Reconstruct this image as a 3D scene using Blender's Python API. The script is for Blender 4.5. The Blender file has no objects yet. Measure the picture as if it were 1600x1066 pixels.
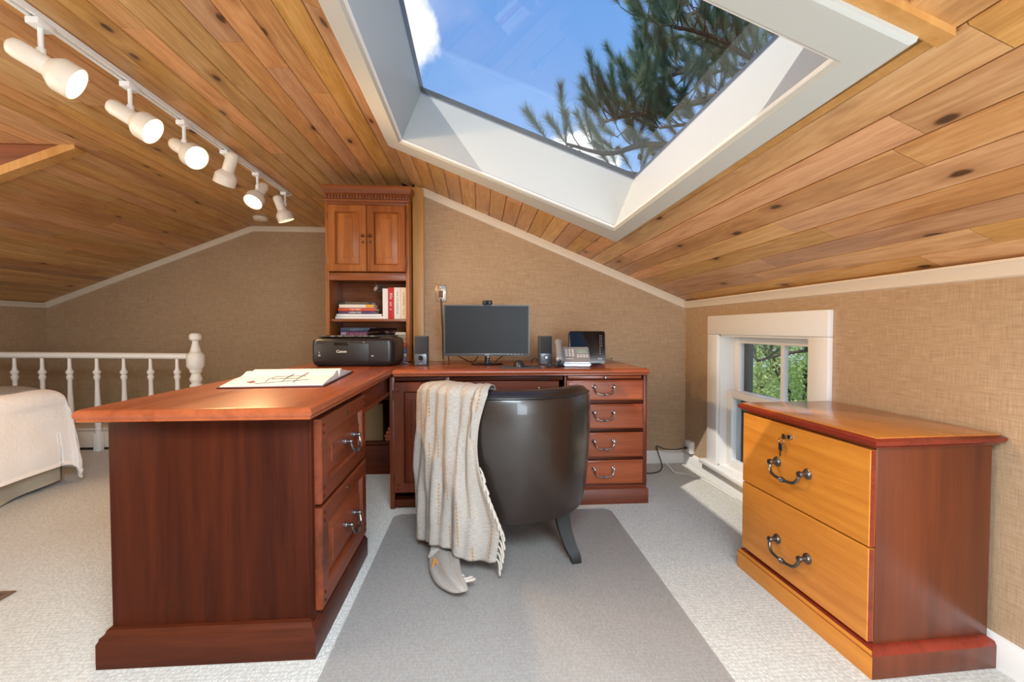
import bpy, bmesh, math, random
from mathutils import Vector, Matrix, noise as mnoise
from math import sin, cos, pi, radians as R
random.seed(7)
S = bpy.context.scene
C = S.collection
# ------------------------------------------------------------------ camera
cam = bpy.data.cameras.new('camera'); co = bpy.data.objects.new('camera', cam); C.objects.link(co)
cam.sensor_width = 36; cam.lens = 712/1600*36; cam.clip_start = .02
co.location = (0, 0, .98)
co.rotation_euler = (pi/2-math.atan(19/712), 0, -math.atan(50/712))
S.camera = co
# ------------------------------------------------------------------ world sky
W = bpy.data.worlds.new('sky'); S.world = W; W.use_nodes = True
def sky():
    nt = W.node_tree; N = nt.nodes; L = nt.links; N.clear()
    out = N.new('ShaderNodeOutputWorld'); bg = N.new('ShaderNodeBackground')
    tc = N.new('ShaderNodeTexCoord'); sep = N.new('ShaderNodeSeparateXYZ')
    L.new(tc.outputs['Generated'], sep.inputs[0])
    grad = N.new('ShaderNodeValToRGB'); e = grad.color_ramp.elements
    e[0].position = 0; e[0].color = (.50, .66, .86, 1); e[1].position = .8; e[1].color = (.085, .235, .60, 1)
    m = e.new(.38); m.color = (.20, .40, .78, 1)
    L.new(sep.outputs[2], grad.inputs[0])
    nz = N.new('ShaderNodeTexNoise'); nz.inputs['Scale'].default_value = 9; nz.inputs['Detail'].default_value = 9; nz.inputs['Roughness'].default_value = .62
    L.new(tc.outputs['Generated'], nz.inputs[0])
    big = N.new('ShaderNodeTexNoise'); big.inputs['Scale'].default_value = 2.1; big.inputs['Detail'].default_value = 7
    L.new(tc.outputs['Generated'], big.inputs[0])
    def mth(op, a, b=None):
        n = N.new('ShaderNodeMath'); n.operation = op
        for i, v in enumerate((a, b)):
            if v is None: continue
            if isinstance(v, (int, float)): n.inputs[i].default_value = v
            else: L.new(v, n.inputs[i])
        return n.outputs[0]
    masks = []
    for d, w0 in (((-.150, .835, .53), .085), ((-.20, .74, .64), .12), ((.19, .916, .355), .05), ((.235, .917, .32), .045), ((-.55, .6, .58), .2), ((.6, -.55, .55), .22), ((-.5, -.7, .5), .2)):
        v = N.new('ShaderNodeVectorMath'); v.operation = 'DISTANCE'; L.new(tc.outputs['Generated'], v.inputs[0])
        dv = Vector(d).normalized(); v.inputs[1].default_value = dv
        a = mth('ADD', v.outputs['Value'], mth('MULTIPLY', mth('SUBTRACT', nz.outputs[0], .5), .16))
        r = N.new('ShaderNodeMapRange'); r.interpolation_type = 'SMOOTHSTEP'
        r.inputs['From Min'].default_value = w0*.72; r.inputs['From Max'].default_value = w0*1.12
        r.inputs['To Min'].default_value = 1; r.inputs['To Max'].default_value = 0
        L.new(a, r.inputs[0]); masks.append(r.outputs[0])
    k = masks[0]
    for q in masks[1:]: k = mth('MAXIMUM', k, q)
    wisp = N.new('ShaderNodeMapRange'); wisp.inputs['From Min'].default_value = .58; wisp.inputs['From Max'].default_value = .8
    wisp.inputs['To Max'].default_value = .35; L.new(big.outputs[0], wisp.inputs[0])
    k = mth('MAXIMUM', k, wisp.outputs[0])
    mx = N.new('ShaderNodeMix'); mx.data_type = 'RGBA'
    L.new(k, mx.inputs[0]); L.new(grad.outputs[0], mx.inputs[6]); mx.inputs[7].default_value = (.93, .95, 1.0, 1)
    L.new(mx.outputs[2], bg.inputs[0]); bg.inputs[1].default_value = .69
    L.new(bg.outputs[0], out.inputs[0])
sky()
# ------------------------------------------------------------------ sun, added fill lamps, exposure
def light(name, kind, loc, energy, col, rot=None, **kw):
    l = bpy.data.lights.new(name, kind); l.energy = energy; l.color = col
    for k, v in kw.items(): setattr(l, k, v)
    o = bpy.data.objects.new(name, l); C.objects.link(o); o.location = loc
    if rot is not None: o.rotation_euler = rot
    return o
SUN = Vector((.69, .53, -1))
light('sun', 'SUN', (-3, -2, 6), 1.9, (1, .93, .82), SUN.to_track_quat('-Z', 'Y').to_euler(), angle=R(.6))
# unseen area lamps added to brighten the room: gable end, dormer side, overhead
light('gable_fill_light', 'AREA', (1.06, -1.55, .95), 34, (.78, .89, 1), (R(90), 0, 0), shape='RECTANGLE', size=.78, size_y=1.2)
light('dormer_fill_light', 'AREA', (-4.2, .6, 1.25), 40, (1, .87, .70), (R(90), 0, R(-90)), shape='RECTANGLE', size=2.0, size_y=1.2)
light('overhead_fill_light', 'AREA', (.15, -.28, 1.73), 74, (.74, .88, 1), (0, math.atan(.411), 0), shape='RECTANGLE', size=1.1, size_y=1.0)
vs = S.view_settings; vs.view_transform = 'Standard'; vs.look = 'None'; vs.gamma = 1; vs.exposure = 0.95
vs.use_curve_mapping = False
# ------------------------------------------------------------------ materials
def lin(c):
    if isinstance(c, str): c = tuple(int(c[i:i+2], 16)/255 for i in (0, 2, 4))
    else: return (*c[:3], 1)
    return tuple(x/12.92 if x <= .04045 else ((x+.055)/1.055)**2.4 for x in c)+(1,)
class NT:
    def __init__(s, name):
        s.m = bpy.data.materials.new(name); s.m.use_nodes = True
        s.t = s.m.node_tree; s.N = s.t.nodes; s.b = s.N['Principled BSDF']; s.out = s.N['Material Output']
    def n(s, t, **kw):
        o = s.N.new('ShaderNode'+t)
        for k, v in kw.items():
            if k.startswith('_'): setattr(o, k[1:], v)
            else: s.set(o.inputs[k.replace('__', ' ')], v)
        return o
    def set(s, i, v):
        if isinstance(v, bpy.types.NodeSocket): s.t.links.new(v, i)
        else: i.default_value = v
    def math(s, op, *a):
        o = s.N.new('ShaderNodeMath'); o.operation = op
        for i, v in enumerate(a): s.set(o.inputs[i], v)
        return o.outputs[0]
    def mix(s, f, a, b, blend='MIX'):
        o = s.N.new('ShaderNodeMix'); o.data_type = 'RGBA'; o.blend_type = blend
        s.set(o.inputs[0], f); s.set(o.inputs[6], a); s.set(o.inputs[7], b); return o.outputs[2]
    def ramp(s, f, stops):
        o = s.N.new('ShaderNodeValToRGB'); s.set(o.inputs[0], f); e = o.color_ramp.elements
        while len(e) < len(stops): e.new(.5)
        for q, (p, c) in zip(e, stops): q.position = p; q.color = c if len(c) == 4 else (*c, 1)
        return o.outputs[0]
    def mapr(s, f, a, b, c=0, d=1):
        o = s.N.new('ShaderNodeMapRange'); s.set(o.inputs[0], f)
        for i, v in zip((1, 2, 3, 4), (a, b, c, d)): o.inputs[i].default_value = v
        return o.outputs[0]
    def coord(s, scale=(1, 1, 1), out='Object', off=None):
        tc = s.N.new('ShaderNodeTexCoord'); v = tc.outputs[out]
        if off is not None:
            a = s.N.new('ShaderNodeVectorMath'); a.operation = 'ADD'; s.t.links.new(v, a.inputs[0]); s.set(a.inputs[1], off); v = a.outputs[0]
        mp = s.N.new('ShaderNodeMapping'); s.t.links.new(v, mp.inputs[0]); mp.inputs['Scale'].default_value = scale
        return mp.outputs[0]
    def rnd(s):
        return s.N.new('ShaderNodeObjectInfo').outputs['Random']
    def noise(s, vec, scale, detail=4, rough=.55, dist=0):
        o = s.N.new('ShaderNodeTexNoise'); s.set(o.inputs['Vector'], vec); o.inputs['Scale'].default_value = scale
        o.inputs['Detail'].default_value = detail; o.inputs['Roughness'].default_value = rough; o.inputs['Distortion'].default_value = dist
        return o.outputs[0]
    def bump(s, h, strength, dist=.01):
        o = s.N.new('ShaderNodeBump'); s.set(o.inputs['Height'], h); o.inputs['Strength'].default_value = strength; o.inputs['Distance'].default_value = dist
        s.t.links.new(o.outputs[0], s.b.inputs['Normal'])
    def p(s, **kw):
        for k, v in kw.items(): s.set(s.b.inputs[k.replace('__', ' ')], v)
        return s
MATS = {}
def plain(name, col, rough=.5, metal=0, spec=.5, coat=0, vary=.0, bump=0, bscale=80):
    if name in MATS: return MATS[name]
    t = NT(name); c = lin(col)
    if vary or bump:
        v = t.coord(); nz = t.noise(v, bscale, 5)
        if vary:
            d = tuple(x*(1-vary) for x in c[:3]); l = tuple(min(1, x*(1+vary)) for x in c[:3])
            t.p(Base__Color=t.ramp(nz, [(.3, d), (.7, l)]))
        else: t.p(Base__Color=c)
        if bump: t.bump(nz, bump, .003)
    else: t.p(Base__Color=c)
    t.p(Roughness=rough, Metallic=metal); t.b.inputs['Specular IOR Level'].default_value = spec; t.b.inputs['Coat Weight'].default_value = coat
    MATS[name] = t.m; return t.m
def wood(name, dark, light_, axis='z', rough=.35, scale=1, coat=.2, band=.5, spec=.35):
    t = NT(name); sc = {'x': (.06, 1, 1), 'y': (1, .06, 1), 'z': (1, 1, .06)}[axis]
    v = t.coord(sc, off=t.n('CombineXYZ', X=t.math('MULTIPLY', t.rnd(), 5), Y=t.math('MULTIPLY', t.rnd(), 3), Z=0.).outputs[0])
    a = t.noise(v, 38*scale, 6, .6, .4); b = t.noise(v, 5*scale, 3, .5, .8); d = t.noise(v, 220*scale, 2)
    f = t.math('ADD', t.math('MULTIPLY', a, .45), t.math('ADD', t.math('MULTIPLY', b, band), t.math('MULTIPLY', d, .12)))
    t.p(Base__Color=t.ramp(f, [(.36, lin(dark)), (.72, lin(light_))]), Roughness=t.mapr(b, .3, .7, rough-.05, rough+.08))
    t.b.inputs['Coat Weight'].default_value = coat; t.b.inputs['Coat Roughness'].default_value = .25
    t.b.inputs['Specular IOR Level'].default_value = spec; t.bump(d, .06, .001); return t.m
def plank_mat():
    t = NT('knotty_pine'); r = t.rnd()
    off = t.n('CombineXYZ', X=t.math('MULTIPLY', r, 13), Y=t.math('MULTIPLY', r, 37), Z=t.math('MULTIPLY', r, 5)).outputs[0]
    v = t.coord((1, .09, 1), off=off)
    vk = t.coord((1, .42, 0), off=off)
    a = t.noise(v, 34, 6, .62, 1.2); b = t.noise(v, 7, 3, .5, .6); d = t.noise(v, 170, 2)
    f = t.math('ADD', t.math('MULTIPLY', a, .55), t.math('ADD', t.math('MULTIPLY', b, .35), t.math('MULTIPLY', d, .10)))
    col = t.ramp(f, [(.32, lin('9e6f3c')), (.5, lin('c7965d')), (.68, lin('dfb57d'))])
    hsv = t.n('HueSaturation', Color=col, Value=t.mapr(r, 0, 1, .80, 1.14), Hue=t.mapr(t.math('FRACT', t.math('MULTIPLY', r, 7.3)), 0, 1, .487, .507), Saturation=t.mapr(t.math('FRACT', t.math('MULTIPLY', r, 3.7)), 0, 1, .9, 1.06))
    vo = t.n('TexVoronoi', Vector=vk, Scale=4.6, Randomness=1., _voronoi_dimensions='2D'); dist = t.math('ADD', vo.outputs['Distance'], t.math('MULTIPLY', t.math('SUBTRACT', t.noise(vk, 40, 3), .5), .05))
    sel = t.math('GREATER_THAN', t.n('SeparateColor', Color=vo.outputs['Color']).outputs[0], .5)
    halo = t.math('MULTIPLY', t.mapr(dist, .04, .17, .45, 0), sel)
    core = t.math('MULTIPLY', t.mapr(dist, .035, .062, .9, 0), sel)
    col = t.mix(halo, hsv.outputs[0], lin('7c4213')); col = t.mix(core, col, lin('3a2110'))
    t.p(Base__Color=col, Roughness=t.mapr(b, .3, .7, .33, .5)); t.b.inputs['Coat Weight'].default_value = .15; t.b.inputs['Coat Roughness'].default_value = .3
    t.bump(d, .12, .001); return t.m
def wallpaper(name, ax):
    t = NT(name)
    sh = (1, .02, 1) if ax == 'x' else (1, 1, 1)
    v1 = t.coord((1, 1, .035)); v2 = t.coord((.03, .03, 1))
    a = t.noise(v1, 430, 4, .7); b = t.noise(v2, 470, 4, .7); c = t.noise(t.coord(), 2.2, 3)
    f = t.math('ADD', t.math('MULTIPLY', a, .5), t.math('MULTIPLY', b, .5))
    col = t.ramp(f, [(.36, lin('977e60')), (.5, lin('b3987a')), (.64, lin('c7ae90'))])
    col = t.mix(t.mapr(c, .3, .7, 0, .12), col, lin('8f7150'))
    t.p(Base__Color=col, Roughness=.75); t.bump(f, .25, .002); return t.m
def carpet_mat():
    t = NT('berber_carpet'); v = t.coord()
    d1 = t.coord((1, 1, 1))
    w = t.n('TexVoronoi', Vector=t.coord((1.0, .55, 1)), Scale=125., Randomness=.5)
    f = t.noise(v, 420, 3, .7); big = t.noise(v, 1.6, 3)
    col = t.ramp(t.math('ADD', t.math('MULTIPLY', w.outputs['Distance'], .7), t.math('MULTIPLY', f, .5)), [(.25, lin('d9d9d3')), (.75, lin('b2b0a8'))])
    col = t.mix(t.mapr(big, .35, .7, 0, .18), col, lin('bdb5a6'))
    t.p(Base__Color=col, Roughness=.95); t.b.inputs['Specular IOR Level'].default_value = .1
    t.b.inputs['Sheen Weight'].default_value = .2
    h = t.math('SUBTRACT', t.math('MULTIPLY', f, .4), w.outputs['Distance']); t.bump(h, .7, .006); return t.m
def glass_mat(name, tint=(1, 1, 1), refl=.06, rough=.02):
    t = NT(name); tr = t.n('BsdfTransparent', Color=(*tint, 1)); gl = t.n('BsdfGlossy', Roughness=rough)
    mx = t.n('MixShader'); t.set(mx.inputs[0], t.math('ADD', t.math('MULTIPLY', t.math('POWER', t.n('LayerWeight', Blend=.5).outputs['Facing'], 4.), .5), refl*.7))
    t.t.links.new(tr.outputs[0], mx.inputs[1]); t.t.links.new(gl.outputs[0], mx.inputs[2]); t.t.links.new(mx.outputs[0], t.out.inputs[0]); return t.m
def mat_mat():
    t = NT('clear_vinyl'); tr = t.n('BsdfTransparent', Color=(.94, .94, .94, 1))
    t.p(Base__Color=lin('b3aea9'), Roughness=.4)
    vo = t.n('TexVoronoi', Vector=t.coord(), Scale=38., Randomness=.9); t.bump(t.mapr(vo.outputs['Distance'], .0, .2), .35, .003)
    mx = t.n('MixShader', Fac=.30); t.t.links.new(tr.outputs[0], mx.inputs[1]); t.t.links.new(t.b.outputs[0], mx.inputs[2]); t.t.links.new(mx.outputs[0], t.out.inputs[0]); return t.m
def emit(name, col, st):
    if name in MATS: return MATS[name]
    t = NT(name); t.p(Base__Color=lin(col), Emission__Color=lin(col), Emission__Strength=st); MATS[name] = t.m; return t.m
def quilt_mat():
    t = NT('white_quilt'); v = t.coord(); w = t.noise(v, 60, 3, .5, 1.5); vo = t.n('TexVoronoi', Vector=v, Scale=48.)
    t.p(Base__Color=lin('efeeec'), Roughness=.85); t.bump(t.math('ADD', w, t.math('MULTIPLY', vo.outputs['Distance'], .8)), .35, .006); return t.m
def throw_mat():
    t = NT('woven_throw'); uv = t.coord((1, 1, 1), 'UV'); s = t.n('SeparateXYZ', Vector=uv)
    n1 = t.noise(t.coord((10, 120, 1), 'UV'), 3, 4, .7)
    st = t.math('ABSOLUTE', t.math('SUBTRACT', t.math('FRACT', t.math('MULTIPLY', s.outputs[0], 9)), .5))
    col_i = t.math('FLOOR', t.math('MULTIPLY', s.outputs[0], 9))
    seg = t.math('FRACT', t.math('ADD', t.math('MULTIPLY', s.outputs[1], 3.2), t.math('MULTIPLY', col_i, .43)))
    dash = t.math('LESS_THAN', st, .045); on = t.math('LESS_THAN', seg, .62)
    fine = t.math('GREATER_THAN', t.math('FRACT', t.math('MULTIPLY', s.outputs[1], 62)), .3)
    k = t.math('MULTIPLY', dash, t.math('MULTIPLY', on, fine))
    base = t.ramp(n1, [(.3, lin('948c83')), (.6, lin('b3aca3'))])
    t.p(Base__Color=t.mix(t.math('MULTIPLY', k, .85), base, lin('a9793a')), Roughness=.9)
    t.bump(n1, .6, .006); return t.m
M_ = {}
M_['pine'] = plank_mat(); M_['wall'] = wallpaper('grasscloth', 'x'); M_['carpet'] = carpet_mat()
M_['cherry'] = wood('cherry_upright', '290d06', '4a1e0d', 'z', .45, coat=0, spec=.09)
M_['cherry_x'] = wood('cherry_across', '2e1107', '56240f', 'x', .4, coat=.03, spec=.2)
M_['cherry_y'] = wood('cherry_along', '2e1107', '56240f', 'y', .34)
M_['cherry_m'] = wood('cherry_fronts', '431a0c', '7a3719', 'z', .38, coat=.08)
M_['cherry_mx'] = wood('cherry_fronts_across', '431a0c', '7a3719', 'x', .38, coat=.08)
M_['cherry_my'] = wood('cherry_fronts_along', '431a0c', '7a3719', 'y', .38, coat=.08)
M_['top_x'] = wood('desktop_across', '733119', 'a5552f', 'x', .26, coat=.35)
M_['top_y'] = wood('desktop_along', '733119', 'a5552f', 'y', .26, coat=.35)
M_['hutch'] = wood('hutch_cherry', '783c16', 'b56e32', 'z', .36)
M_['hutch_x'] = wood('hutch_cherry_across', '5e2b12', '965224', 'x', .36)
M_['honey'] = wood('honey_veneer', 'b06c24', 'd8963f', 'y', .32, .7, band=.35)
M_['honey_x'] = wood('honey_veneer_top', 'a5601d', 'c67f33', 'y', .2, .7, .5, .35)
M_['redwood'] = wood('red_stained_side', '46190a', '713415', 'z', .3, .7, .4, .4)
M_['redtrim'] = wood('red_stained_edge', '5b1a10', '8a2f1e', 'y', .25, 1, .5)
M_['post'] = wood('pine_post', 'b57f42', 'd6a565', 'z', .4, 1, .1)
M_['white'] = plain('white_paint', 'e6e6e4', .42, bump=.08, bscale=30)
M_['crown'] = plain('cream_crown_paint', 'dccfbd', .45)
M_['offw'] = plain('spot_cream', 'e3dacb', .4)
M_['pewter'] = plain('antique_pewter', '6d6a68', .3, .95)
M_['brass'] = plain('aged_brass', '5d4a36', .35, .9)
M_['black'] = plain('black_plastic', '17171a', .38)
M_['blackg'] = plain('gloss_black', '0b0c10', .12)
M_['dgrey'] = plain('dark_grey_plastic', '33373b', .4)
M_['grille'] = plain('speaker_cloth', '2a2e33', .8, bump=.3, bscale=600)
M_['silver'] = plain('silver_plastic', 'a8acb2', .3, .35)
M_['screen'] = plain('screen_glass', '15191d', .4, spec=.25)
M_['leather'] = plain('dark_brown_leather', '211814', .33, bump=.10, bscale=240, coat=.25)
M_['paper'] = plain('paper', 'd6d3cc', .8)
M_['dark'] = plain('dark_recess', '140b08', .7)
M_['legw'] = plain('dark_leg_wood', '161413', .5, spec=.25)
M_['shaft'] = plain('skylight_shaft_paint', 'bcc0be', .5)
M_['glass'] = glass_mat('window_glass'); M_['vinyl'] = mat_mat()
M_['quilt'] = quilt_mat(); M_['throw'] = throw_mat()
M_['skirt'] = plain('beige_bedskirt', 'b9ad97', .9, vary=.06, bscale=6)
M_['greythrow'] = plain('grey_throw', '8f8a85', .9, vary=.2, bscale=90, bump=.4)
M_['chrome'] = plain('chrome', 'b9bcc0', .12, 1)
M_['bulb'] = emit('lit_bulb', (1, .80, .52), 3.5)
# ------------------------------------------------------------------ geometry helpers
BM = bmesh.new
def I(): return Matrix.Identity(4)
def T(x, y, z): return Matrix.Translation((x, y, z))
def RZ(a): return Matrix.Rotation(a, 4, 'Z')
def RX(a): return Matrix.Rotation(a, 4, 'X')
def RY(a): return Matrix.Rotation(a, 4, 'Y')
def frame(o, x, y, z):
    m = Matrix((x, y, z)).transposed().to_4x4(); m.translation = o; return m
def FCAM(x, y, z): return frame((x, y, z), (1, 0, 0), (0, 0, 1), (0, -1, 0))    # local z faces -y
def FPX(x, y, z): return frame((x, y, z), (0, 1, 0), (0, 0, 1), (1, 0, 0))      # local z faces +x
def FNX(x, y, z): return frame((x, y, z), (0, -1, 0), (0, 0, 1), (-1, 0, 0))    # local z faces -x
def aim(o, d):
    d = Vector(d).normalized(); return T(*o) @ d.to_track_quat('Z', 'Y').to_matrix().to_4x4()
def box(bm, x0, x1, y0, y1, z0, z1, bev=0, seg=2, M=None):
    v = [bm.verts.new((x, y, z)) for z in (z0, z1) for y in (y0, y1) for x in (x0, x1)]
    f = [bm.faces.new([v[i] for i in q]) for q in ((0, 2, 3, 1), (4, 5, 7, 6), (0, 1, 5, 4), (2, 6, 7, 3), (0, 4, 6, 2), (1, 3, 7, 5))]
    vs_ = v
    if bev:
        es = list({e for q in f for e in q.edges})
        r = bmesh.ops.bevel(bm, geom=es, offset=bev, segments=seg, profile=.5, affect='EDGES')
        vs_ = list({w for q in r['faces'] for w in q.verts} | {w for q in f if q.is_valid for w in q.verts})
    if M is not None: bmesh.ops.transform(bm, matrix=M, verts=vs_)
    return bm
def bx(*a, **k): return box(BM(), *a, **k)
def loft(bm, rings, cap0=True, cap1=True, closed=True, M=None):
    rv = []
    for r in rings:
        rv.append([bm.verts.new((M @ Vector(p)) if M is not None else p) for p in r])
    n = len(rings[0])
    for a, b in zip(rv, rv[1:]):
        for i in range(n if closed else n-1):
            j = (i+1) % n; bm.faces.new((a[i], a[j], b[j], b[i]))
    if cap0: bm.faces.new(list(reversed(rv[0])))
    if cap1: bm.faces.new(rv[-1])
    return bm
def rr(x0, x1, y0, y1, prof):
    return [[(x0+i, y0+i, z), (x1-i, y0+i, z), (x1-i, y1-i, z), (x0+i, y1-i, z)] for i, z in prof]
def lathe(bm, prof, M=None, seg=16, cap0=True, cap1=True):
    rings = [[(max(r, 1e-4)*cos(2*pi*k/seg), max(r, 1e-4)*sin(2*pi*k/seg), z) for k in range(seg)] for r, z in prof]
    return loft(bm, rings, cap0, cap1, True, M)
def tube(bm, pts, r, seg=8, caps=True, rot=0, flat=1):
    pts = [Vector(p) for p in pts]; n = len(pts)
    rs = r if isinstance(r, (list, tuple)) else [r]*n
    t0 = (pts[1]-pts[0]).normalized(); u = t0.orthogonal().normalized(); rings = []
    if abs(t0.z) > .3: u = (Vector((1, 0, 0))-t0*t0.x).normalized()
    for i in range(n):
        t = ((pts[min(i+1, n-1)]-pts[i]).normalized()+(pts[i]-pts[max(i-1, 0)]).normalized()).normalized() if 0 < i < n-1 else ((pts[1]-pts[0]) if i == 0 else (pts[-1]-pts[-2])).normalized()
        u = (u-t*u.dot(t)).normalized(); w = t.cross(u)
        rings.append([pts[i]+(u*cos(2*pi*k/seg+rot)+w*sin(2*pi*k/seg+rot)*flat)*rs[i] for k in range(seg)])
    return loft(bm, rings, caps, caps)
def spline(pts, n=8):
    pts = [Vector(p) for p in pts]; out = []
    P = [pts[0]*2-pts[1]]+pts+[pts[-1]*2-pts[-2]]
    for i in range(1, len(P)-2):
        for k in range(n):
            t = k/n; a, b, c, d = P[i-1], P[i], P[i+1], P[i+2]
            out.append(.5*((2*b)+(c-a)*t+(2*a-5*b+4*c-d)*t*t+(3*b-a-3*c+d)*t**3))
    out.append(pts[-1]); return out
def grid(bm, nu, nv, fn, uvl=True):
    uv = bm.loops.layers.uv.verify() if uvl else None
    V = [[bm.verts.new(fn(i/nu, j/nv)) for j in range(nv+1)] for i in range(nu+1)]
    for i in range(nu):
        for j in range(nv):
            f = bm.faces.new((V[i][j], V[i+1][j], V[i+1][j+1], V[i][j+1]))
            if uv:
                for l, (a, b) in zip(f.loops, ((i, j), (i+1, j), (i+1, j+1), (i, j+1))): l[uv].uv = (a/nu, b/nv)
    return bm
def rbox(bm, w, d, h, r, M=None, seg=5, rz=.004):
    """box w*d*h standing on z=0 with vertical edges rounded by r and top/bottom edges by rz"""
    def ring(ins, z):
        q = []; rr_ = max(r-ins, .0005)
        for cx, cy, a0 in ((w/2-r, d/2-r, 0), (-w/2+r, d/2-r, 90), (-w/2+r, -d/2+r, 180), (w/2-r, -d/2+r, 270)):
            for k in range(seg+1):
                a = R(a0+90*k/seg); q.append((cx+rr_*cos(a), cy+rr_*sin(a), z))
        return q
    return loft(bm, [ring(rz, 0), ring(rz*.3, rz*.3), ring(0, rz), ring(0, h-rz), ring(rz*.3, h-rz*.3), ring(rz, h)], M=M)
def root_m(o):
    m = I()
    while o is not None: m = o.matrix_basis @ m; o = o.parent
    return m
def mk(name, bm, mat, parent=None, world=True, smooth=True, ang=38, local=None):
    bmesh.ops.recalc_face_normals(bm, faces=bm.faces)
    me = bpy.data.meshes.new(name); bm.to_mesh(me); bm.free()
    if parent is not None and world: me.transform(root_m(parent).inverted())
    me.materials.append(M_[mat] if isinstance(mat, str) else mat)
    if smooth:
        me.polygons.foreach_set('use_smooth', [True]*len(me.polygons)); me.set_sharp_from_angle(angle=R(ang))
    o = bpy.data.objects.new(name, me); C.objects.link(o)
    if parent is not None: o.parent = parent
    return o
def tag(o, label=None, cat=None, group=None, kind=None):
    if label: o['label'] = label
    if cat: o['category'] = cat
    if group: o['group'] = group
    if kind: o['kind'] = kind
    return o
def thing(name, label, cat, loc=(0, 0, 0), rz=0, group=None):
    o = bpy.data.objects.new(name, None); C.objects.link(o); o.location = loc; o.rotation_euler = (0, 0, rz); o.empty_display_size = .05
    o.matrix_basis = T(*loc) @ RZ(rz)
    return tag(o, label, cat, group)
def solo(name, bm, mat, label, cat, group=None, kind=None, **k):
    xs = [v.co for v in bm.verts]; lo = Vector([min(c[i] for c in xs) for i in range(3)]); hi = Vector([max(c[i] for c in xs) for i in range(3)])
    p = Vector(((lo.x+hi.x)/2, (lo.y+hi.y)/2, lo.z))
    bmesh.ops.translate(bm, vec=-p, verts=bm.verts)
    o = mk(name, bm, mat, **k); o.location = p
    return tag(o, label, cat, group, kind)
def struct(name, bm, mat, parent=None, label=None, **k):
    o = mk(name, bm, mat, parent, **k)
    if parent is None: o['kind'] = 'structure'
    if label: o['label'] = label
    return o
def text(name, s, size, M, mat, parent, ext=.0006, align='CENTER', sx=1):
    if s[0] == '~': return glyphs(name, int(s[1:]), size, M, mat, parent)
    cu = bpy.data.curves.new('t', 'FONT'); cu.body = s; cu.size = size; cu.extrude = ext; cu.align_x = align; cu.align_y = 'CENTER'; cu.resolution_u = 3
    ob = bpy.data.objects.new('t', cu); C.objects.link(ob)
    me = bpy.data.meshes.new_from_object(ob.evaluated_get(bpy.context.evaluated_depsgraph_get())); bpy.data.objects.remove(ob); bpy.data.curves.remove(cu)
    me.transform(M @ Matrix.Diagonal((sx, 1, 1, 1)))
    me.transform(root_m(parent).inverted()); me.materials.clear(); me.materials.append(M_[mat] if isinstance(mat, str) else mat)
    me.name = name; o = bpy.data.objects.new(name, me); C.objects.link(o); o.parent = parent; return o
def glyphs(name, n, size, M, mat, parent):
    """print too small to read: a row of letter-like strokes"""
    rg = random.Random(n*31+int(size*1e5)); bm = BM(); w = size*.62; x = -n*w/2
    for i in range(n):
        if rg.random() > .14:
            k = rg.choice((.5, .72, .72)); box(bm, x, x+w*.16, -size*.36, size*(k-.36), 0, .0006, M=M)
            box(bm, x, x+w*.66, size*(k-.46), size*(k-.36), 0, .0006, M=M)
            if rg.random() > .4: box(bm, x+w*.5, x+w*.66, -size*.36, size*(k-.36), 0, .0006, M=M)
            if rg.random() > .5: box(bm, x, x+w*.66, -size*.36, -size*.26, 0, .0006, M=M)
        x += w
    return mk(name, bm, mat, parent, smooth=False)
def copy_tree(o, parent=None):
    c = o.copy(); C.objects.link(c); c.parent = parent
    for ch in list(o.children): copy_tree(ch, c)
    return c
# ------------------------------------------------------------------ room dimensions
XR, XL, YB, YF, YN = 1.5, -4.31, 3.23, 4.86, -1.6
ZK, SR = 1.176, .411                 # right knee height and roof slope
ZF = 2.025                           # flat ceiling
XC = XR-(ZF-ZK)/SR                   # right crease
XCL, ZKL = -2.32, 1.235              # left crease and knee height
SL = (ZF-ZKL)/(XCL-XL)
YD = 2.807                           # dormer cheek
def zr(x): return ZK+SR*(XR-x)
AR = math.atan(SR); AL = math.atan(SL)
# floor
fl = struct('floor', bx(XL, XR+.1, YN, 3.92, -.06, 0), 'carpet')
# walls
def prism(pts, y0, y1):
    bm = BM(); return loft(bm, [[(x, y0, z) for x, z in pts], [(x, y1, z) for x, z in pts]])
struct('wall_back', prism([(-.45, 0), (XR, 0), (XR, zr(XR)+.02), (-.45, zr(-.45)+.02)], YB, YB+.1), 'wall')
struct('wall_rear', prism([(XL, -1.2), (-.40, -1.2), (-.40, ZF+.03), (XCL, ZF+.03), (XL, ZKL+.03)], YF, YF+.1), 'wall')
struct('wall_stair', bx(-.45, -.38, YB+.1, YF, -1.2, ZF), 'wall')
struct('wall_left', bx(XL-.1, XL, YN, YF, -1.2, ZF+.1), 'wall')
WY0, WY1, WZ0, WZ1 = 1.96, 2.75, .12, .945
bm = BM()
for a in ((YN, WY0, 0, ZK+.03), (WY1, YB, 0, ZK+.03), (WY0, WY1, 0, WZ0), (WY0, WY1, WZ1, ZK+.03)): box(bm, XR, XR+.14, a[0], a[1], a[2], a[3])
struct('wall_right', bm, 'wall')
bm = BM()
for a in ((XL, .66, 0, 2.1), (1.46, XR, 0, 2.1), (.66, 1.46, 0, .34), (.66, 1.46, 1.56, 2.1)): box(bm, a[0], a[1], YN-.1, YN, a[2], a[3])
struct('wall_front', bm, 'wall')
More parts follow.
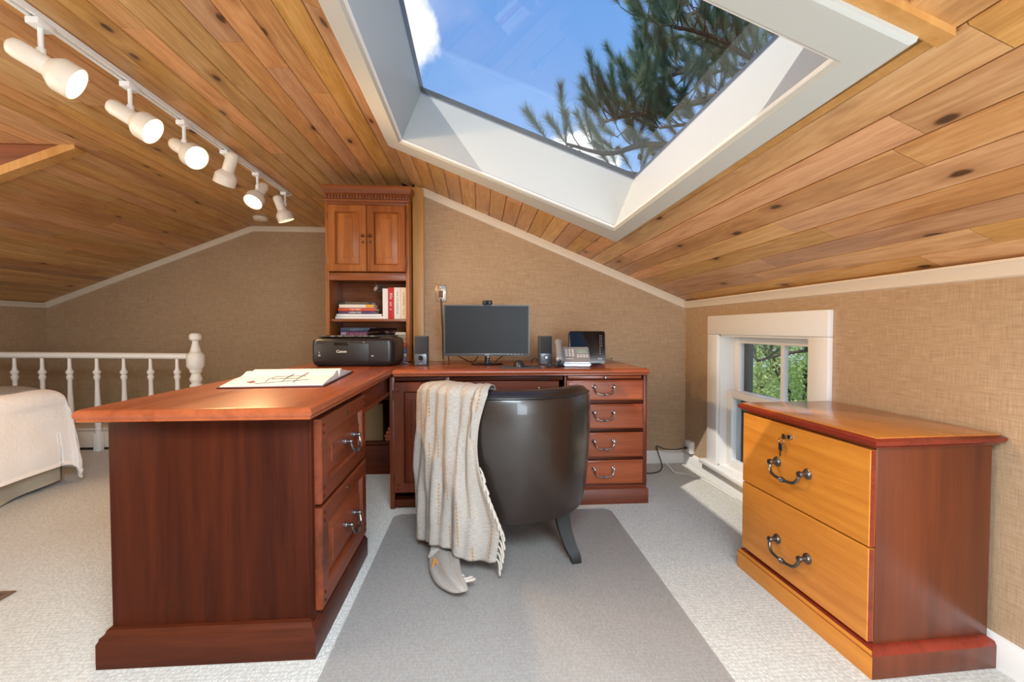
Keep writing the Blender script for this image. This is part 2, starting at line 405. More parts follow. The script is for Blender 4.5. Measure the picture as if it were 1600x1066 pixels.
# ceiling backing with a hole for the skylight
OUT = {'L': (-.486, 2.537), 'R': (.763, 2.486), 'N': (.746, .734), 'T': (-.47, .76)}
INN = {'L': (-.395, 2.383), 'R': (.691, 2.296), 'N': (.686, .839), 'T': (-.385, .86)}
def sl(x, y, off=0): return Vector((x, y, zr(x)+off))
def hole_slab(bm, o0, o1):
    hx0, hx1, hy0, hy1 = -.44, .725, .79, 2.43
    for x0, x1, y0, y1 in ((XC, hx0, YN, YB+.1), (hx1, XR+.14, YN, YB+.1), (hx0, hx1, YN, hy0), (hx0, hx1, hy1, YB+.1)):
        loft(bm, [[sl(x0, y0, o0), sl(x1, y0, o0), sl(x1, y1, o0), sl(x0, y1, o0)], [sl(x0, y0, o1), sl(x1, y0, o1), sl(x1, y1, o1), sl(x0, y1, o1)]])
bm = BM(); hole_slab(bm, .028, .11)
box(bm, XCL-.02, XC+.02, YN, YF+.1, ZF+.028, ZF+.11)
box(bm, XC, -.38, YB+.1, YF+.1, ZF+.028, ZF+.11)
box(bm, XL-.1, XCL, YN, YD, ZF+.028, ZF+.11)
loft(bm, [[(XCL, YD, ZF+.028), (XL-.1, YD, ZKL+.028-.1*SL), (XL-.1, YF+.1, ZKL+.028-.1*SL), (XCL, YF+.1, ZF+.028)], [(XCL, YD, ZF+.11), (XL-.1, YD, ZKL+.11), (XL-.1, YF+.1, ZKL+.11), (XCL, YF+.1, ZF+.11)]])
ceil = struct('ceiling', bm, plain('backing_board', '5a3a1e', .8))
PW = .098
def plank(L, w, M):
    bm = BM(); g = .0035
    rings = [[(-w/2+.0012, -L/2, .012), (w/2-.0012, -L/2, .012), (w/2-.0012, -L/2, g), (w/2-.0012-g, -L/2, 0), (-w/2+.0012+g, -L/2, 0), (-w/2+.0012, -L/2, g)]]
    rings.append([(a, L/2, c) for a, b, c in rings[0]]); loft(bm, rings)
    o = mk('plank', bm, 'pine', ceil, world=False, smooth=False); o.matrix_basis = M; return o
def run(y0, y1, w, Mf, lo=.9, hi=2.3):
    y = y0+random.uniform(-1.4, 0)
    while y < y1-.02:
        e = y+random.uniform(lo, hi)
        a, b = max(y, y0), min(e, y1)
        if y1-b < .12: b = y1; e = y1
        if b-a > .03: plank(b-a-.002, w, Mf((a+b)/2))
        y = e
n = int((ZF-ZK)/SR/cos(AR)/PW)
LEN = (XR-XC)/cos(AR); pw = LEN/23
for i in range(23):
    s = (i+.5)*pw; x = XR-s*cos(AR); z = ZK+s*sin(AR)
    f = lambda y, x=x, z=z: T(x, y, z) @ RY(AR)
    xa, xb = x-pw/2*cos(AR), x+pw/2*cos(AR)
    ye = YB if x > -.45 else YB+.1
    if xb < -.43 or xa > .71: run(YN, ye, pw, f)
    else:
        run(2.44, ye, pw, f, .5, .8)
        f2 = lambda y, x=x, z=z: T(x, y, z) @ RY(AR)
        run(YN, .732, pw, f2)
nf = 18; pwf = (XC-XCL)/nf
for i in range(nf):
    x = XCL+(i+.5)*pwf; run(YN, YF, pwf, lambda y, x=x: T(x, y, ZF))
LENL = (XCL-XL)/cos(AL); nl = 22; pwl = LENL/nl
for i in range(nl):
    s = (i+.5)*pwl; x = XCL-s*cos(AL); z = ZF-s*sin(AL)
    run(YD, YF, pwl, lambda y, x=x, z=z: T(x, y, z) @ RY(-AL))
for i in range(14): run(.6, YD-.02, PW, lambda y, x=XCL-(i+.5)*PW: T(x, y, ZF))
# dormer cheek
bm = BM(); loft(bm, [[(XCL, y, ZF+.03), (XL, y, ZF+.03), (XL, y, ZKL), (XCL, y, ZF-.0)] for y in (YD-.012, YD+.03)])
struct('wall_dormer', bm, M_['hutch_x'])
bm = BM(); d = Vector((-cos(AL), 0, -sin(AL))); nn = Vector((sin(AL), 0, -cos(AL)))
p0 = Vector((XCL+.02, 0, ZF)); p1 = p0+d*2.1
loft(bm, [[p0+Vector((0, y, 0))-nn*a, p1+Vector((0, y, 0))-nn*a] for y, a in ((YD-.022, -.02), (YD+.03, -.02), (YD+.03, .028), (YD-.022, .028))], closed=False, cap0=False, cap1=False)
bm.free(); bm = BM()
loft(bm, [[q+Vector((0, y, 0))-nn*a for y, a in ((YD-.022, -.02), (YD+.05, -.02), (YD+.05, .028), (YD-.022, .028))] for q in (p0, p1)])
struct('trim_1', bm, 'post')
# pine end post beside the hutch
struct('trim_2', bx(-.462, -.388, YB-.035, YB+.1, 0, zr(-.39)+.0, .003), 'post')
# crown mouldings: profile (out from wall, down from ceiling)
CP = [(0, 0), (.030, 0), (.030, .008), (.022, .014), (.018, .026), (.012, .034), (.010, .046), (0, .05)]
def crown(name, a, b, out, up, mat='crown'):
    bm = BM(); out = Vector(out); up = Vector(up)
    loft(bm, [[Vector(q)+out*o-up*h for o, h in CP] for q in (a, b)]); return struct(name, bm, mat)
crown('trim_3', (-.388, YB, zr(-.388)), (XR, YB, zr(XR)), (0, -1, 0), (sin(AR), 0, cos(AR)))
crown('trim_4', (XR, YB, ZK), (XR, YN, ZK), (-1, 0, 0), (0, 0, 1))
crown('trim_5', (XL, YF, ZKL), (XCL, YF, ZF), (0, -1, 0), (-sin(AL), 0, cos(AL)))
crown('trim_6', (XCL-.006, YF, ZF), (-.45, YF, ZF), (0, -1, 0), (0, 0, 1))
crown('trim_7', (XL, YD, ZKL), (XL, YF, ZKL), (1, 0, 0), (0, 0, 1))
# baseboards
BP = [(0, 0), (.016, 0), (.016, .07), (.011, .08), (.008, .09), (0, .092)]
def base(name, a, b, out):
    bm = BM(); out = Vector(out); loft(bm, [[Vector(q)+out*o+Vector((0, 0, h)) for o, h in BP] for q in (a, b)]); return struct(name, bm, 'white')
base('baseboard_right', (XR, YN, 0), (XR, YB, 0), (-1, 0, 0)); base('baseboard_back', (.95, YB, 0), (XR-.016, YB, 0), (0, -1, 0))
# stairwell kerb and ledge behind the railing
struct('trim_8', bx(XL, -1.15, 3.93, 3.96, -.3, .145, .003), M_['offw'])
struct('trim_9', bx(XL, -1.15, 3.925, 4.3, .147, .17, .006), 'crown')
struct('trim_10', bx(XL, -1.15, 3.9, 3.929, -.06, .012), M_['dark'])
# ------------------------------------------------------------------ skylight
sk = bpy.data.objects.new('window_2', None); C.objects.link(sk); sk['kind'] = 'structure'; sk['label'] = 'large white framed skylight set in the sloping pine ceiling'
nrm = Vector((sin(AR), 0, cos(AR)))
def so(k, D): return sl(*D[k])
def mid(k, f):
    a, b = Vector(OUT[k]), Vector(INN[k]); return sl(*(a.lerp(b, f)))
seq = ['L', 'R', 'N', 'T']
for a, b in zip(seq, seq[1:]+seq[:1]):      # four casing boards, mitred
    bm = BM(); rings = []
    for k in (a, b):
        q = []
        for f, h in ((0, .0), (0, -.022), (.08, -.026), (.9, -.026), (1, -.02), (1, .02)): q.append(mid(k, f)+nrm*h)
        rings.append(q)
    loft(bm, rings); mk('casing', bm, 'shaft', sk, smooth=False)
for a, b in zip(seq, seq[1:]+seq[:1]):      # shaft lining
    bm = BM(); f = 1.06
    def q(k, h, o): 
        v = mid(k, f-o); return v+nrm*h
    loft(bm, [[q(a, -.006, 0), q(b, -.006, 0), q(b, .25, 0), q(a, .25, 0)], [q(a, -.006, .25), q(b, -.006, .25), q(b, .25, .25), q(a, .25, .25)]])
    mk('shaft_lining', bm, 'shaft', sk)
    bm = BM(); tube(bm, [mid(a, 1.02)-nrm*.012, mid(b, 1.02)-nrm*.012], .007, 6); mk('bead', bm, 'white', sk)
bm = BM(); h = .232
loft(bm, [[mid(k, 1.0)+nrm*hh for k in seq] for hh in (h, h+.006)]); mk('pane', bm, 'glass', sk)
for a, b in zip(seq, seq[1:]+seq[:1]):      # outer curb of the roof light
    bm = BM(); loft(bm, [[mid(k, o)+nrm*hh for o, hh in ((1.06, .243), (.5, .243), (.5, .29), (1.06, .275))] for k in (a, b)]); mk('curb', bm, 'dgrey', sk)
bm = BM()                                    # trim strip on the near side
loft(bm, [[sl(x, y, o) for y, o in ((.706, -.014), (.737, -.014), (.737, .012), (.706, .012))] for x in (-.5, .778)]); mk('edge_strip', bm, 'post', sk)
bm = BM()
loft(bm, [[sl(x, y, o) for x, o in ((.760, -.006), (.778, -.006), (.778, .02), (.760, .02))] for y in (.737, 2.49)]); mk('edge_strip', bm, 'post', sk)
# ------------------------------------------------------------------ small window in the knee wall
w1 = bpy.data.objects.new('window_1', None); C.objects.link(w1); w1['kind'] = 'structure'; w1['label'] = 'small white sash window low in the right wall'
X0 = XR-.022
for a in ((1.84, WY0, .125, WZ1-.001), (WY1, 2.87, .125, WZ1-.001)): mk('casing', bx(X0, XR+.001, *a, .003), 'white', w1)
mk('casing', bx(X0-.002, XR+.001, 1.84, 2.87, WZ1, 1.062, .003), 'white', w1)
mk('sill', bx(XR-.055, XR+.02, 1.80, 2.91, .098, .124, .006), 'white', w1)
for a in ((WY0-.001, WY0+.012, WZ0, WZ1), (WY1-.012, WY1+.001, WZ0, WZ1), (WY0, WY1, WZ1-.012, WZ1+.001), (WY0, WY1, WZ0-.001, WZ0+.012)): mk('jamb', bx(XR-.005, XR+.15, *a), 'white', w1)
def sash(x, z0, z1):
    s = mk('sash', bx(x, x+.035, WY0+.012, WY0+.062, z0, z1, .003), 'white', w1)
    y0, y1 = WY0+.06, WY1-.062
    mk('stile', bx(x, x+.035, y1, WY1-.012, z0, z1, .003), 'white', s)
    for a, b in ((z0, z0+.045), (z1-.04, z1)): mk('rail', bx(x+.001, x+.034, y0, y1+.004, a, b, .002), 'white', s)
    ym = (y0+y1)/2-.06
    mk('muntin', bx(x+.004, x+.03, ym-.014, ym+.014, z0+.04, z1-.035, .003), 'white', s)
    for a, b in ((y0, ym), (ym, y1)): mk('pane', bx(x+.015, x+.019, a, b, z0+.04, z1-.035), 'glass', s)
sash(1.585, .555, .932); sash(1.54, .133, .598)
mk('exterior_stop', bx(1.635, 1.66, WY1-.088, WY1-.012, .13, .93), plain('dark_green_paint', '22352c', .5), w1)
# ------------------------------------------------------------------ unseen casings added around the fill lamps
def frame_fill_lamp(name, M, w, h, label):
    o = bpy.data.objects.new(name, None); C.objects.link(o); o['kind'] = 'structure'; o['label'] = label
    for a in ((-w/2-.09, -w/2, -h/2-.09, h/2+.09), (w/2, w/2+.09, -h/2-.09, h/2+.09), (-w/2, w/2, h/2, h/2+.09), (-w/2, w/2, -h/2-.09, -h/2)):
        mk('casing', bx(a[0], a[1], a[2], a[3], 0, .02, .003, M=M), 'white', o)
frame_fill_lamp('gable_fill_casing', frame((1.06, YN, .95), (-1, 0, 0), (0, 0, 1), (0, 1, 0)), .70, 1.2, 'added casing around the gable fill lamp behind the viewer')
frame_fill_lamp('overhead_fill_casing', frame((.15, -.28, zr(.15)-.002), (cos(AR), 0, -sin(AR)), (0, -1, 0), (-sin(AR), 0, -cos(AR))), 1.1, 1.0, 'added casing around the overhead fill lamp above the viewer')
frame_fill_lamp('dormer_fill_casing', FPX(XL, .6, 1.25), 2.0, 1.2, 'casing around the added fill lamp in the left dormer')
# ------------------------------------------------------------------ joinery helpers
def pull(bm, M, d=.05, drop=.034, r=.0042, ros=.014, post=.02, knuckle=True):
    for s in (-1, 1):
        lathe(bm, [(ros, 0), (ros, .003), (ros*.8, .005), (ros*.72, .009), (ros*.45, .011), (ros*.42, post), (ros*.62, post+.003), (ros*.55, post+.009), (.001, post+.012)], M @ T(s*d, 0, 0), 14)
    pts = spline([(-d, 0, post+.003), (-d*.93, -drop*.55, post+.008), (-d*.68, -drop*.95, post+.012), (0, -drop*1.08, post+.013), (d*.68, -drop*.95, post+.012), (d*.93, -drop*.55, post+.008), (d, 0, post+.003)], 5)
    tube(bm, [M @ p for p in pts], r, 8)
    if knuckle:
        lathe(bm, [(r, -.012), (r*1.5, -.008), (r*1.2, -.004), (r*1.8, 0), (r*1.2, .004), (r*1.5, .008), (r, .012)], M @ T(0, -drop*1.08, post+.013) @ RY(pi/2), 10)
    return bm
def panel_front(name, parent, M, w, h, t, f, mat, pmat=None, raise_=.03):
    """framed raised-panel front, local x 0..w, y 0..h, z outwards"""
    b = .004
    o = mk(name, loft(BM(), [[(M @ Vector(p)) for p in q] for q in rr(0, w, 0, h, [(0, 0), (0, t-b), (b, t), (f, t), (f+.004, t-.005), (f+.007, t-.017), (f+.012, t-.017)])], cap1=False), mat, parent)
    mk('raised_panel', loft(BM(), [[(M @ Vector(p)) for p in q] for q in rr(0, w, 0, h, [(f+.009, t-.020), (f+.0095, t-.016), (f+.012+raise_, t-.004), (f+.0125+raise_, t-.001)])], cap0=False), pmat or mat, o)
    return o
def slab_front(name, parent, M, w, h, t, mat, b=.006):
    return mk(name, loft(BM(), [[(M @ Vector(p)) for p in q] for q in rr(0, w, 0, h, [(0, 0), (0, t-b), (b*.35, t-b*.6), (b*.8, t-b*.5), (b, t)])]), mat, parent)
def pegs(parent, M, pts, mat='cherry', r=.005):
    for x, y, z in pts:
        mk('peg', lathe(BM(), [(r, -.002), (r, .001), (r*.6, .003), (.0005, .0036)], M @ T(x, y, z), 8), mat, parent)
def lockplate(parent, M, r=.008, mat='brass'):
    bm = lathe(BM(), [(r, 0), (r, .002), (r*.75, .0035), (r*.6, .003), (.0005, .003)], M, 12); box(bm, -.0012, .0012, -.004, .004, .002, .0045, M=M)
    return mk('lock', bm, mat, parent)
# ------------------------------------------------------------------ left file pedestal of the L desk
t = thing('file_pedestal', 'dark cherry two-drawer file pedestal supporting the near end of the L-shaped desk', 'cabinet', (-.79, 1.68, 0))
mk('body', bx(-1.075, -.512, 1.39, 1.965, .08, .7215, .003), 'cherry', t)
mk('plinth', loft(BM(), rr(-1.102, -.488, 1.363, 1.992, [(0, 0), (0, .072), (.005, .08), (.005, .086), (.014, .092), (.018, .104), (.027, .108)])), 'cherry_x', t)
mk('face_frame', bx(-.515, -.503, 1.39, 1.965, .09, .7215, .002), 'cherry', t)
for z0, z1, lo in ((.445, .705, 1), (.118, .432, 1)):
    M = FPX(-.503, 1.412, z0); w, h = .535, z1-z0
    dr = panel_front('drawer', t, M, w, h, .022, .055, 'cherry_my', 'cherry_my', .035)
    mk('handle', pull(BM(), M @ T(w/2+.02, h*.52, .021), .055, .04, .0045, .013), 'pewter', dr)
    lockplate(dr, M @ T(w/2, h-.028, .022))
    pegs(dr, M, [(.02, .02, .022), (.02, .045, .022), (.02, h-.02, .022), (.02, h-.045, .022), (w-.02, .02, .022), (w-.02, .045, .022), (w-.02, h-.02, .022), (w-.02, h-.045, .022)])
# desk tops
TP = [(.016, .722), (.006, .726), (.006, .732), (.001, .738), (0, .745), (.003, .753), (.010, .759), (.016, .76)]
t = thing('desktop', 'long cherry desktop running from the file pedestal back to the hutch', 'desktop', (-.785, 2.2, .722))
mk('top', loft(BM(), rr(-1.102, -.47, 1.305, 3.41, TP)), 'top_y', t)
t = thing('desk_bridge', 'cherry apron bridging the file pedestal and the hutch bookcase', 'desk apron', (-.79, 2.5, .60))
mk('apron', bx(-.53, -.505, 1.97, 3.06, .63, .7215, .002), 'cherry_my', t)
mk('apron_moulding', bx(-.535, -.492, 1.97, 3.06, .618, .634, .004), 'cherry_my', t)
mk('rear_apron', bx(-1.07, -1.05, 1.97, 3.06, .60, .722, .002), 'cherry_y', t)
t = thing('desktop', 'cherry desktop along the wallpapered wall under the monitor', 'desktop', (.23, 2.84, .722))
mk('top', loft(BM(), rr(-.468, .937, 2.455, 3.19, TP)), 'top_x', t)
t = thing('pencil_drawer', 'shallow cherry centre drawer hung under the back desktop behind the chair', 'drawer', (.14, 2.8, .61))
mk('drawer_rail', bx(-.166, .46, 2.5, 2.52, .695, .7215, .002), 'cherry_x', t)
M = FCAM(-.157, 2.50, .615)
dr = slab_front('front', t, M, .592, .078, .018, 'cherry_mx')
for x in (.1, .48): mk('knob', lathe(BM(), [(.004, 0), (.004, .012), (.009, .016), (.010, .022), (.006, .027), (.0005, .028)], M @ T(x, .04, .017), 12), 'pewter', dr)
mk('drawer_box', bx(-.14, .42, 2.51, 2.95, .62, .69), 'cherry_x', t)
# door pedestal
t = thing('desk_cabinet', 'cherry desk cabinet with one raised-panel door half hidden by the draped throw', 'cabinet', (-.33, 2.82, 0))
YP = 2.495
for a in ((-.488, -.468), (-.19, -.170)): mk('side', bx(a[0], a[1], YP+.002, 3.17, 0, .721, .002), 'cherry', t)
mk('back', bx(-.468, -.19, 3.14, 3.165, .02, .72), 'cherry', t); mk('floor_board', bx(-.468, -.19, YP+.01, 3.14, .03, .05), 'cherry_x', t)
mk('top_rail', bx(-.468, -.19, YP, YP+.02, .697, .721, .002), 'cherry_x', t); mk('bottom_rail', bx(-.468, -.19, YP, YP+.02, .006, .05, .003), 'cherry_x', t)
for x in (-.488, -.192): mk('stile', bx(x, x+.026, YP-.006, YP+.002, 0, .721, .002), 'cherry_m', t)
M = FCAM(-.461, YP, .093); dr = panel_front('door', t, M, .270, .60, .022, .05, 'cherry_m', 'cherry_m', .035)
pegs(dr, M, [(.02, .58, .022), (.02, .55, .022), (.02, .02, .022), (.02, .045, .022), (.25, .58, .022)])
mk('knob', lathe(BM(), [(.004, 0), (.004, .012), (.009, .016), (.010, .022), (.006, .027), (.0005, .028)], M @ T(.245, .34, .017), 12), 'pewter', dr)
for z in (.17, .62): mk('hinge', tube(BM(), [(-.466, YP-.010, z-.028), (-.466, YP-.010, z+.028)], .005, 8), 'brass', dr)
# computer tower inside, glimpsed below the door
t2 = thing('computer_tower', 'black computer tower glimpsed under the desk cabinet door', 'computer', (-.33, 2.85, .051))
mk('case', bx(-.42, -.24, 2.62, 3.08, .052, .45, .004), 'black', t2); mk('badge', bx(-.36, -.345, 2.612, 2.62, .068, .08, .002), 'silver', t2)
mk('drive_cover', bx(-.41, -.25, 2.614, 2.621, .30, .34, .002), 'dgrey', t2)
# four-drawer pedestal
t = thing('drawer_pedestal', 'cherry four-drawer pedestal with bail handles at the window end of the desk', 'cabinet', (.7, 2.82, 0))
mk('body', bx(.468, .935, YP+.004, 3.17, .05, .721, .002), 'cherry', t)
mk('plinth', loft(BM(), rr(.464, .942, YP-.018, 3.175, [(0, 0), (0, .078), (.006, .086), (.012, .09), (.016, .1), (.022, .104)])), 'cherry_mx', t)
mk('stile', bx(.915, .936, YP-.004, YP+.005, .1, .721, .002), 'cherry_m', t); mk('stile', bx(.466, .476, YP-.004, YP+.005, .1, .721, .002), 'cherry_m', t)
for i, (z0, z1) in enumerate(((.581, .695), (.423, .56), (.263, .401), (.112, .245))):
    M = FCAM(.478, YP+.004, z0); w = .434
    mk('drawer_rail', bx(.476, .916, YP-.001, YP+.005, z0-.018, z0-.003, .001), 'cherry_x', t)
    dr = slab_front('drawer', t, M, w, z1-z0, .022, 'top_x', .01)
    mk('handle', pull(BM(), M @ T(w/2-.01, (z1-z0)*.68, .021), .054, .036, .0042, .013), 'chrome', dr)
    pegs(dr, M, [(.015, .015, .02), (w-.015, .015, .02)], 'top_x', .003)
sl_ = mk('writing_slide', bx(.482, .898, YP-.016, 3.0, .703, .7195, .003), 'top_x', t)
mk('knob', lathe(BM(), [(.004, 0), (.004, .01), (.008, .014), (.008, .02), (.0005, .024)], FCAM(.69, YP-.015, .711), 10), 'chrome', sl_)
# bookcase below the hutch
t = thing('bookcase', 'dark low bookcase standing in the shadow beneath the hutch', 'bookcase', (-.78, 3.26, 0))
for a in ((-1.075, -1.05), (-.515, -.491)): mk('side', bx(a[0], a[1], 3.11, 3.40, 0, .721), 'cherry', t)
mk('back', bx(-1.05, -.512, 3.385, 3.40, .05, .721), 'dark', t)
for z in (.195, .50): mk('shelf', bx(-1.05, -.512, 3.112, 3.385, z, z+.022, .002), 'cherry_x', t)
mk('plinth', bx(-1.08, -.490, 3.10, 3.112, 0, .195, .003), 'cherry_x', t)
bk = lambda name, a, mat, label, grp: solo(name, bx(*a, .003), mat, label, 'box', grp)
solo('storage_box', bx(-.86, -.66, 3.14, 3.36, .218, .47, .004), plain('tan_box', '6e5a3e', .8), 'tan storage box on the bottom bookcase shelf beneath the hutch', 'box')
for i, (z, x0) in enumerate(((.218, -.645), (.240, -.65), (.262, -.64), (.286, -.63))):
    solo('file_folder', bx(x0, -.516, 3.13+.004*i, 3.36, z, z+.02, .004), plain('terracotta_folder', '8b4a2c', .8), 'terracotta file folder, %s in the dark bookcase' % ('bottom of the stack', 'second from the bottom', 'third from the bottom', 'top of the stack')[i], 'folder', 'folders in the bookcase')
for i, (z, c) in enumerate(((.523, '20282b'), (.545, '3a4a4c'))):
    solo('binder', bx(-.80, -.53, 3.125, 3.35, z, z+.02, .003), plain('binder%d' % i, c, .6), ('dark binder lying on the upper bookcase shelf, lower one', 'grey binder lying on the upper bookcase shelf, upper one')[i], 'binder', 'binders in the bookcase')
# ------------------------------------------------------------------ hutch
HX0, HX1, HY = -1.01, -.468, 3.085
t = thing('hutch', 'tall cherry hutch with two raised-panel doors over open book shelves', 'hutch', (-.74, 3.25, .761))
for a in ((HX0, HX0+.02), (HX1-.02, HX1)): mk('side', bx(a[0], a[1], HY+.002, 3.40, .761, 1.84, .002), 'hutch', t)
mk('back', bx(HX0+.02, HX1-.02, 3.38, 3.398, .762, 1.84), 'hutch_x', t)
for x in (HX0, HX1-.022): mk('stile', bx(x, x+.022, HY-.006, HY+.003, .761, 1.81, .002), 'hutch', t)
mk('shelf', bx(HX0+.02, HX1-.02, HY+.006, 3.38, 1.028, 1.046, .002), 'hutch_x', t)
mk('cabinet_floor', bx(HX0+.02, HX1-.02, HY+.004, 3.38, 1.305, 1.325), 'hutch_x', t)
mk('rail', bx(HX0+.022, HX1-.022, HY-.004, HY+.014, 1.300, 1.352, .003), 'hutch_x', t); mk('rail', bx(HX0+.022, HX1-.022, HY-.004, HY+.014, 1.795, 1.82, .003), 'hutch_x', t)
mk('cornice', loft(BM(), rr(HX0, HX1, HY-.004, 3.40, [(0, 1.815), (-.002, 1.818), (-.003, 1.866), (-.006, 1.868), (-.010, 1.874), (-.012, 1.884), (-.020, 1.898), (-.022, 1.912), (-.020, 1.918)])), 'hutch_x', t)
for i in range(27): mk('dentil', bx(HX0+.004+i*.0199, HX0+.016+i*.0199, HY-.019, HY-.006, 1.832, 1.860, .001), 'hutch_x', t)
mk('dentil_moulding', bx(HX0-.004, HX1+.002, HY-.013, HY-.004, 1.818, 1.829, .003), 'hutch_x', t)
hw = (HX1-HX0-.044)/2-.0015
for s in (0, 1):
    M = FCAM(HX0+.022+s*(hw+.003), HY-.004, 1.356); h = .434
    dr = panel_front('door', t, M, hw, h, .022, .044, 'hutch', 'hutch', .034)
    kx = hw-.022 if s == 0 else .022
    mk('knob', lathe(BM(), [(.007, 0), (.006, .003), (.004, .006), (.004, .014), (.009, .018), (.010, .024), (.006, .03), (.0005, .031)], M @ T(kx, h*.53, .021), 12), 'brass', dr)
    bm = lathe(BM(), [(.008, 0), (.008, .0015), (.006, .003), (.0005, .003)], M @ T(kx, h*.44, .022) @ Matrix.Diagonal((.8, 1.3, 1, 1)), 14); mk('keyhole_plate', bm, 'brass', dr)
    pegs(dr, M, [(x, y, .022) for x in (.014, hw-.014) for y in (.014, .034)], 'hutch', .003)
    for z in (.07, .36): mk('hinge', tube(BM(), [M @ Vector((hw+.002 if s else -.002, z-.022, .016)), M @ Vector((hw+.002 if s else -.002, z+.022, .016))], .004, 8), 'brass', dr)
# ------------------------------------------------------------------ books
def book(x0, x1, y0, y1, z0, z1, col, label, spine='-y', txt=None, tcol='e8e4da', group=None, tsize=.014, patch=None, vert=False):
    """closed book, its spine towards the room"""
    t = thing('book', label, 'book', ((x0+x1)/2, (y0+y1)/2, z0), 0, group); c = plain('cover_'+col, col, .5); b = .0022
    bm = BM()
    if vert:   # standing, spine faces -y
        box(bm, x0, x0+b, y0, y1, z0, z1, .0006, 1); box(bm, x1-b, x1, y0, y1, z0, z1, .0006, 1); box(bm, x0+.0005, x1-.0005, y0-.0015, y0+b, z0+.0003, z1-.0003, .0012)
        mk('cover', bm, c, t); mk('pages', bx(x0+b, x1-b, y0+b, y1-.005, z0+.003, z1-.004), 'paper', t)
        if txt: text('title', txt, tsize, frame(((x0+x1)/2, y0-.0022, (z0+z1)/2), (0, 0, -1), (1, 0, 0), (0, -1, 0)), plain('ink_'+tcol, tcol, .6), t)
    else:
        box(bm, x0, x1, y0, y1, z0, z0+b, .0006, 1); box(bm, x0, x1, y0, y1, z1-b, z1, .0006, 1); box(bm, x0+.0003, x1-.0003, y0-.0015, y0+b, z0+.0005, z1-.0005, .0012)
        mk('cover', bm, c, t); mk('pages', bx(x0+.003, x1-.004, y0+b, y1-.005, z0+b, z1-b), 'paper', t)
        if patch: mk('spine_band', bx(patch[0], patch[1], y0-.0022, y0-.001, z0+.001, z1-.001), plain('cover_'+patch[2], patch[2], .5), t)
        if txt: text('title', txt, tsize, FCAM((x0+x1)/2-.01, y0-.0022, (z0+z1)/2), plain('ink_'+tcol, tcol, .6), t)
    return t
g1 = 'books stacked flat on the upper hutch shelf'; g2 = 'books standing upright on the upper hutch shelf'; g3 = 'books stacked behind the printer'
z = 1.0465
for x0, x1, y1, h, col, lab, txt, tc, patch in (
    (-.965, -.62, 3.30, .017, 'dcdad6', 'wide white book at the very bottom of the upper shelf stack', None, 'a0a0a0', None),
    (-.958, -.66, 3.29, .015, 'e4e2de', 'white book second from the bottom of the upper shelf stack', None, 'a0a0a0', None),
    (-.945, -.705, 3.27, .018, '4a3358', 'purple book lettered in white in the upper shelf stack', 'LARBLAND', 'ece6ea', None),
    (-.947, -.70, 3.26, .021, 'c2492c', 'orange-red book with pale title in the upper shelf stack', 'THE FIRST', 'f0d9c2', None),
    (-.940, -.712, 3.26, .023, 'd9d2c3', 'cream book with a yellow spine end in the upper shelf stack', None, '6b6152', (-.765, -.714, 'd79a27')),
    (-.938, -.722, 3.25, .016, '241c17', 'thin black book on top of the upper shelf stack', None, 'b59a4a', (-.90, -.75, '5d5138'))):
    book(x0, x1, 3.125, y1, z, z+h, col, lab, txt=txt, tcol=tc, group=g1, patch=patch, tsize=.017); z += h+.0008
x = -.652
for w, h, col, lab, txt, tc in ((.036, .205, 'dcd8d2', 'white paperback leftmost of the upright books', None, '555555'), (.038, .212, 'b3121c', 'red book with white lettering among the upright books', '~9', 'f1ecea'),
    (.043, .212, 'd6d2ca', 'grey-white book between the red book and the cream book', '~16', '6a6a6a'), (.040, .212, 'd8c4aa', 'cream book at the right end of the upright books', '~17', '6a5140')):
    book(x, x+w, 3.12, 3.27, 1.0465, 1.0465+h, col, lab, txt=txt, tcol=tc, group=g2, vert=True, tsize=.015 if col != 'b3121c' else .024); x += w+.001
z = .7605
for h, col, lab, txt in ((.12, '2c3038', 'thick dark binder under the books behind the printer', None), (.028, '2b3342', 'dark slate book under the purple book behind the printer', '~11'), (.050, '5e1f4a', 'thick purple book behind the printer', None), (.028, '22314e', 'navy book on top of the pile behind the printer', '~8')):
    b_ = book(-.935, -.70, 3.13, 3.3, z, z+h, col, lab, txt=txt, tcol='8fa0b0', group=g3, tsize=.016)
    if col == '5e1f4a':
        for k, s in enumerate(('~16', '~15')): text('title', s, .014, FCAM(-.80, 3.128, z+.034-k*.018), plain('ink_mauve', 'd6a3bd', .6), b_)
        mk('spine_band', bx(-.93, -.895, 3.1278, 3.129, z+.002, z+.048), plain('cover_mauve', '8d7f95', .5), b_)
    z += h+.0008
z = .7605
for h, col, lab in ((.030, '8d6a9c', 'mauve book at the bottom of the pile beside the speaker'), (.022, 'dcdad4', 'white book second in the pile beside the speaker'), (.032, '3a6cb4', 'blue book in the pile beside the speaker'), (.036, 'cf3a1d', 'red book in the pile beside the speaker'), (.022, 'd99a62', 'tan book in the pile beside the speaker'), (.030, 'a8906b', 'olive-tan book on top of the pile beside the speaker')):
    book(-.60, -.492, 3.12, 3.28, z, z+h, col, lab, group='books piled beside the printer'); z += h+.0008
solo('envelope_stack', bx(-.62, -.50, 3.13, 3.27, z, z+.02, .004, M=None), plain('pale_card', 'cfcabb', .7), 'pale card envelopes lying on the pile of books in the hutch', 'envelopes')
t = thing('glass_ornament', 'small glass and silver ornament hanging under the hutch doors', 'ornament', (-.70, 3.16, 1.2))
mk('pendant', lathe(BM(), [(.001, 0), (.016, .012), (.021, .03), (.012, .048), (.004, .055), (.001, .06)], T(-.715, 3.16, 1.235) @ RY(.5) @ Matrix.Diagonal((.7, .7, .8, 1)), 12), plain('pink_glass', '9a7a72', .15), t)
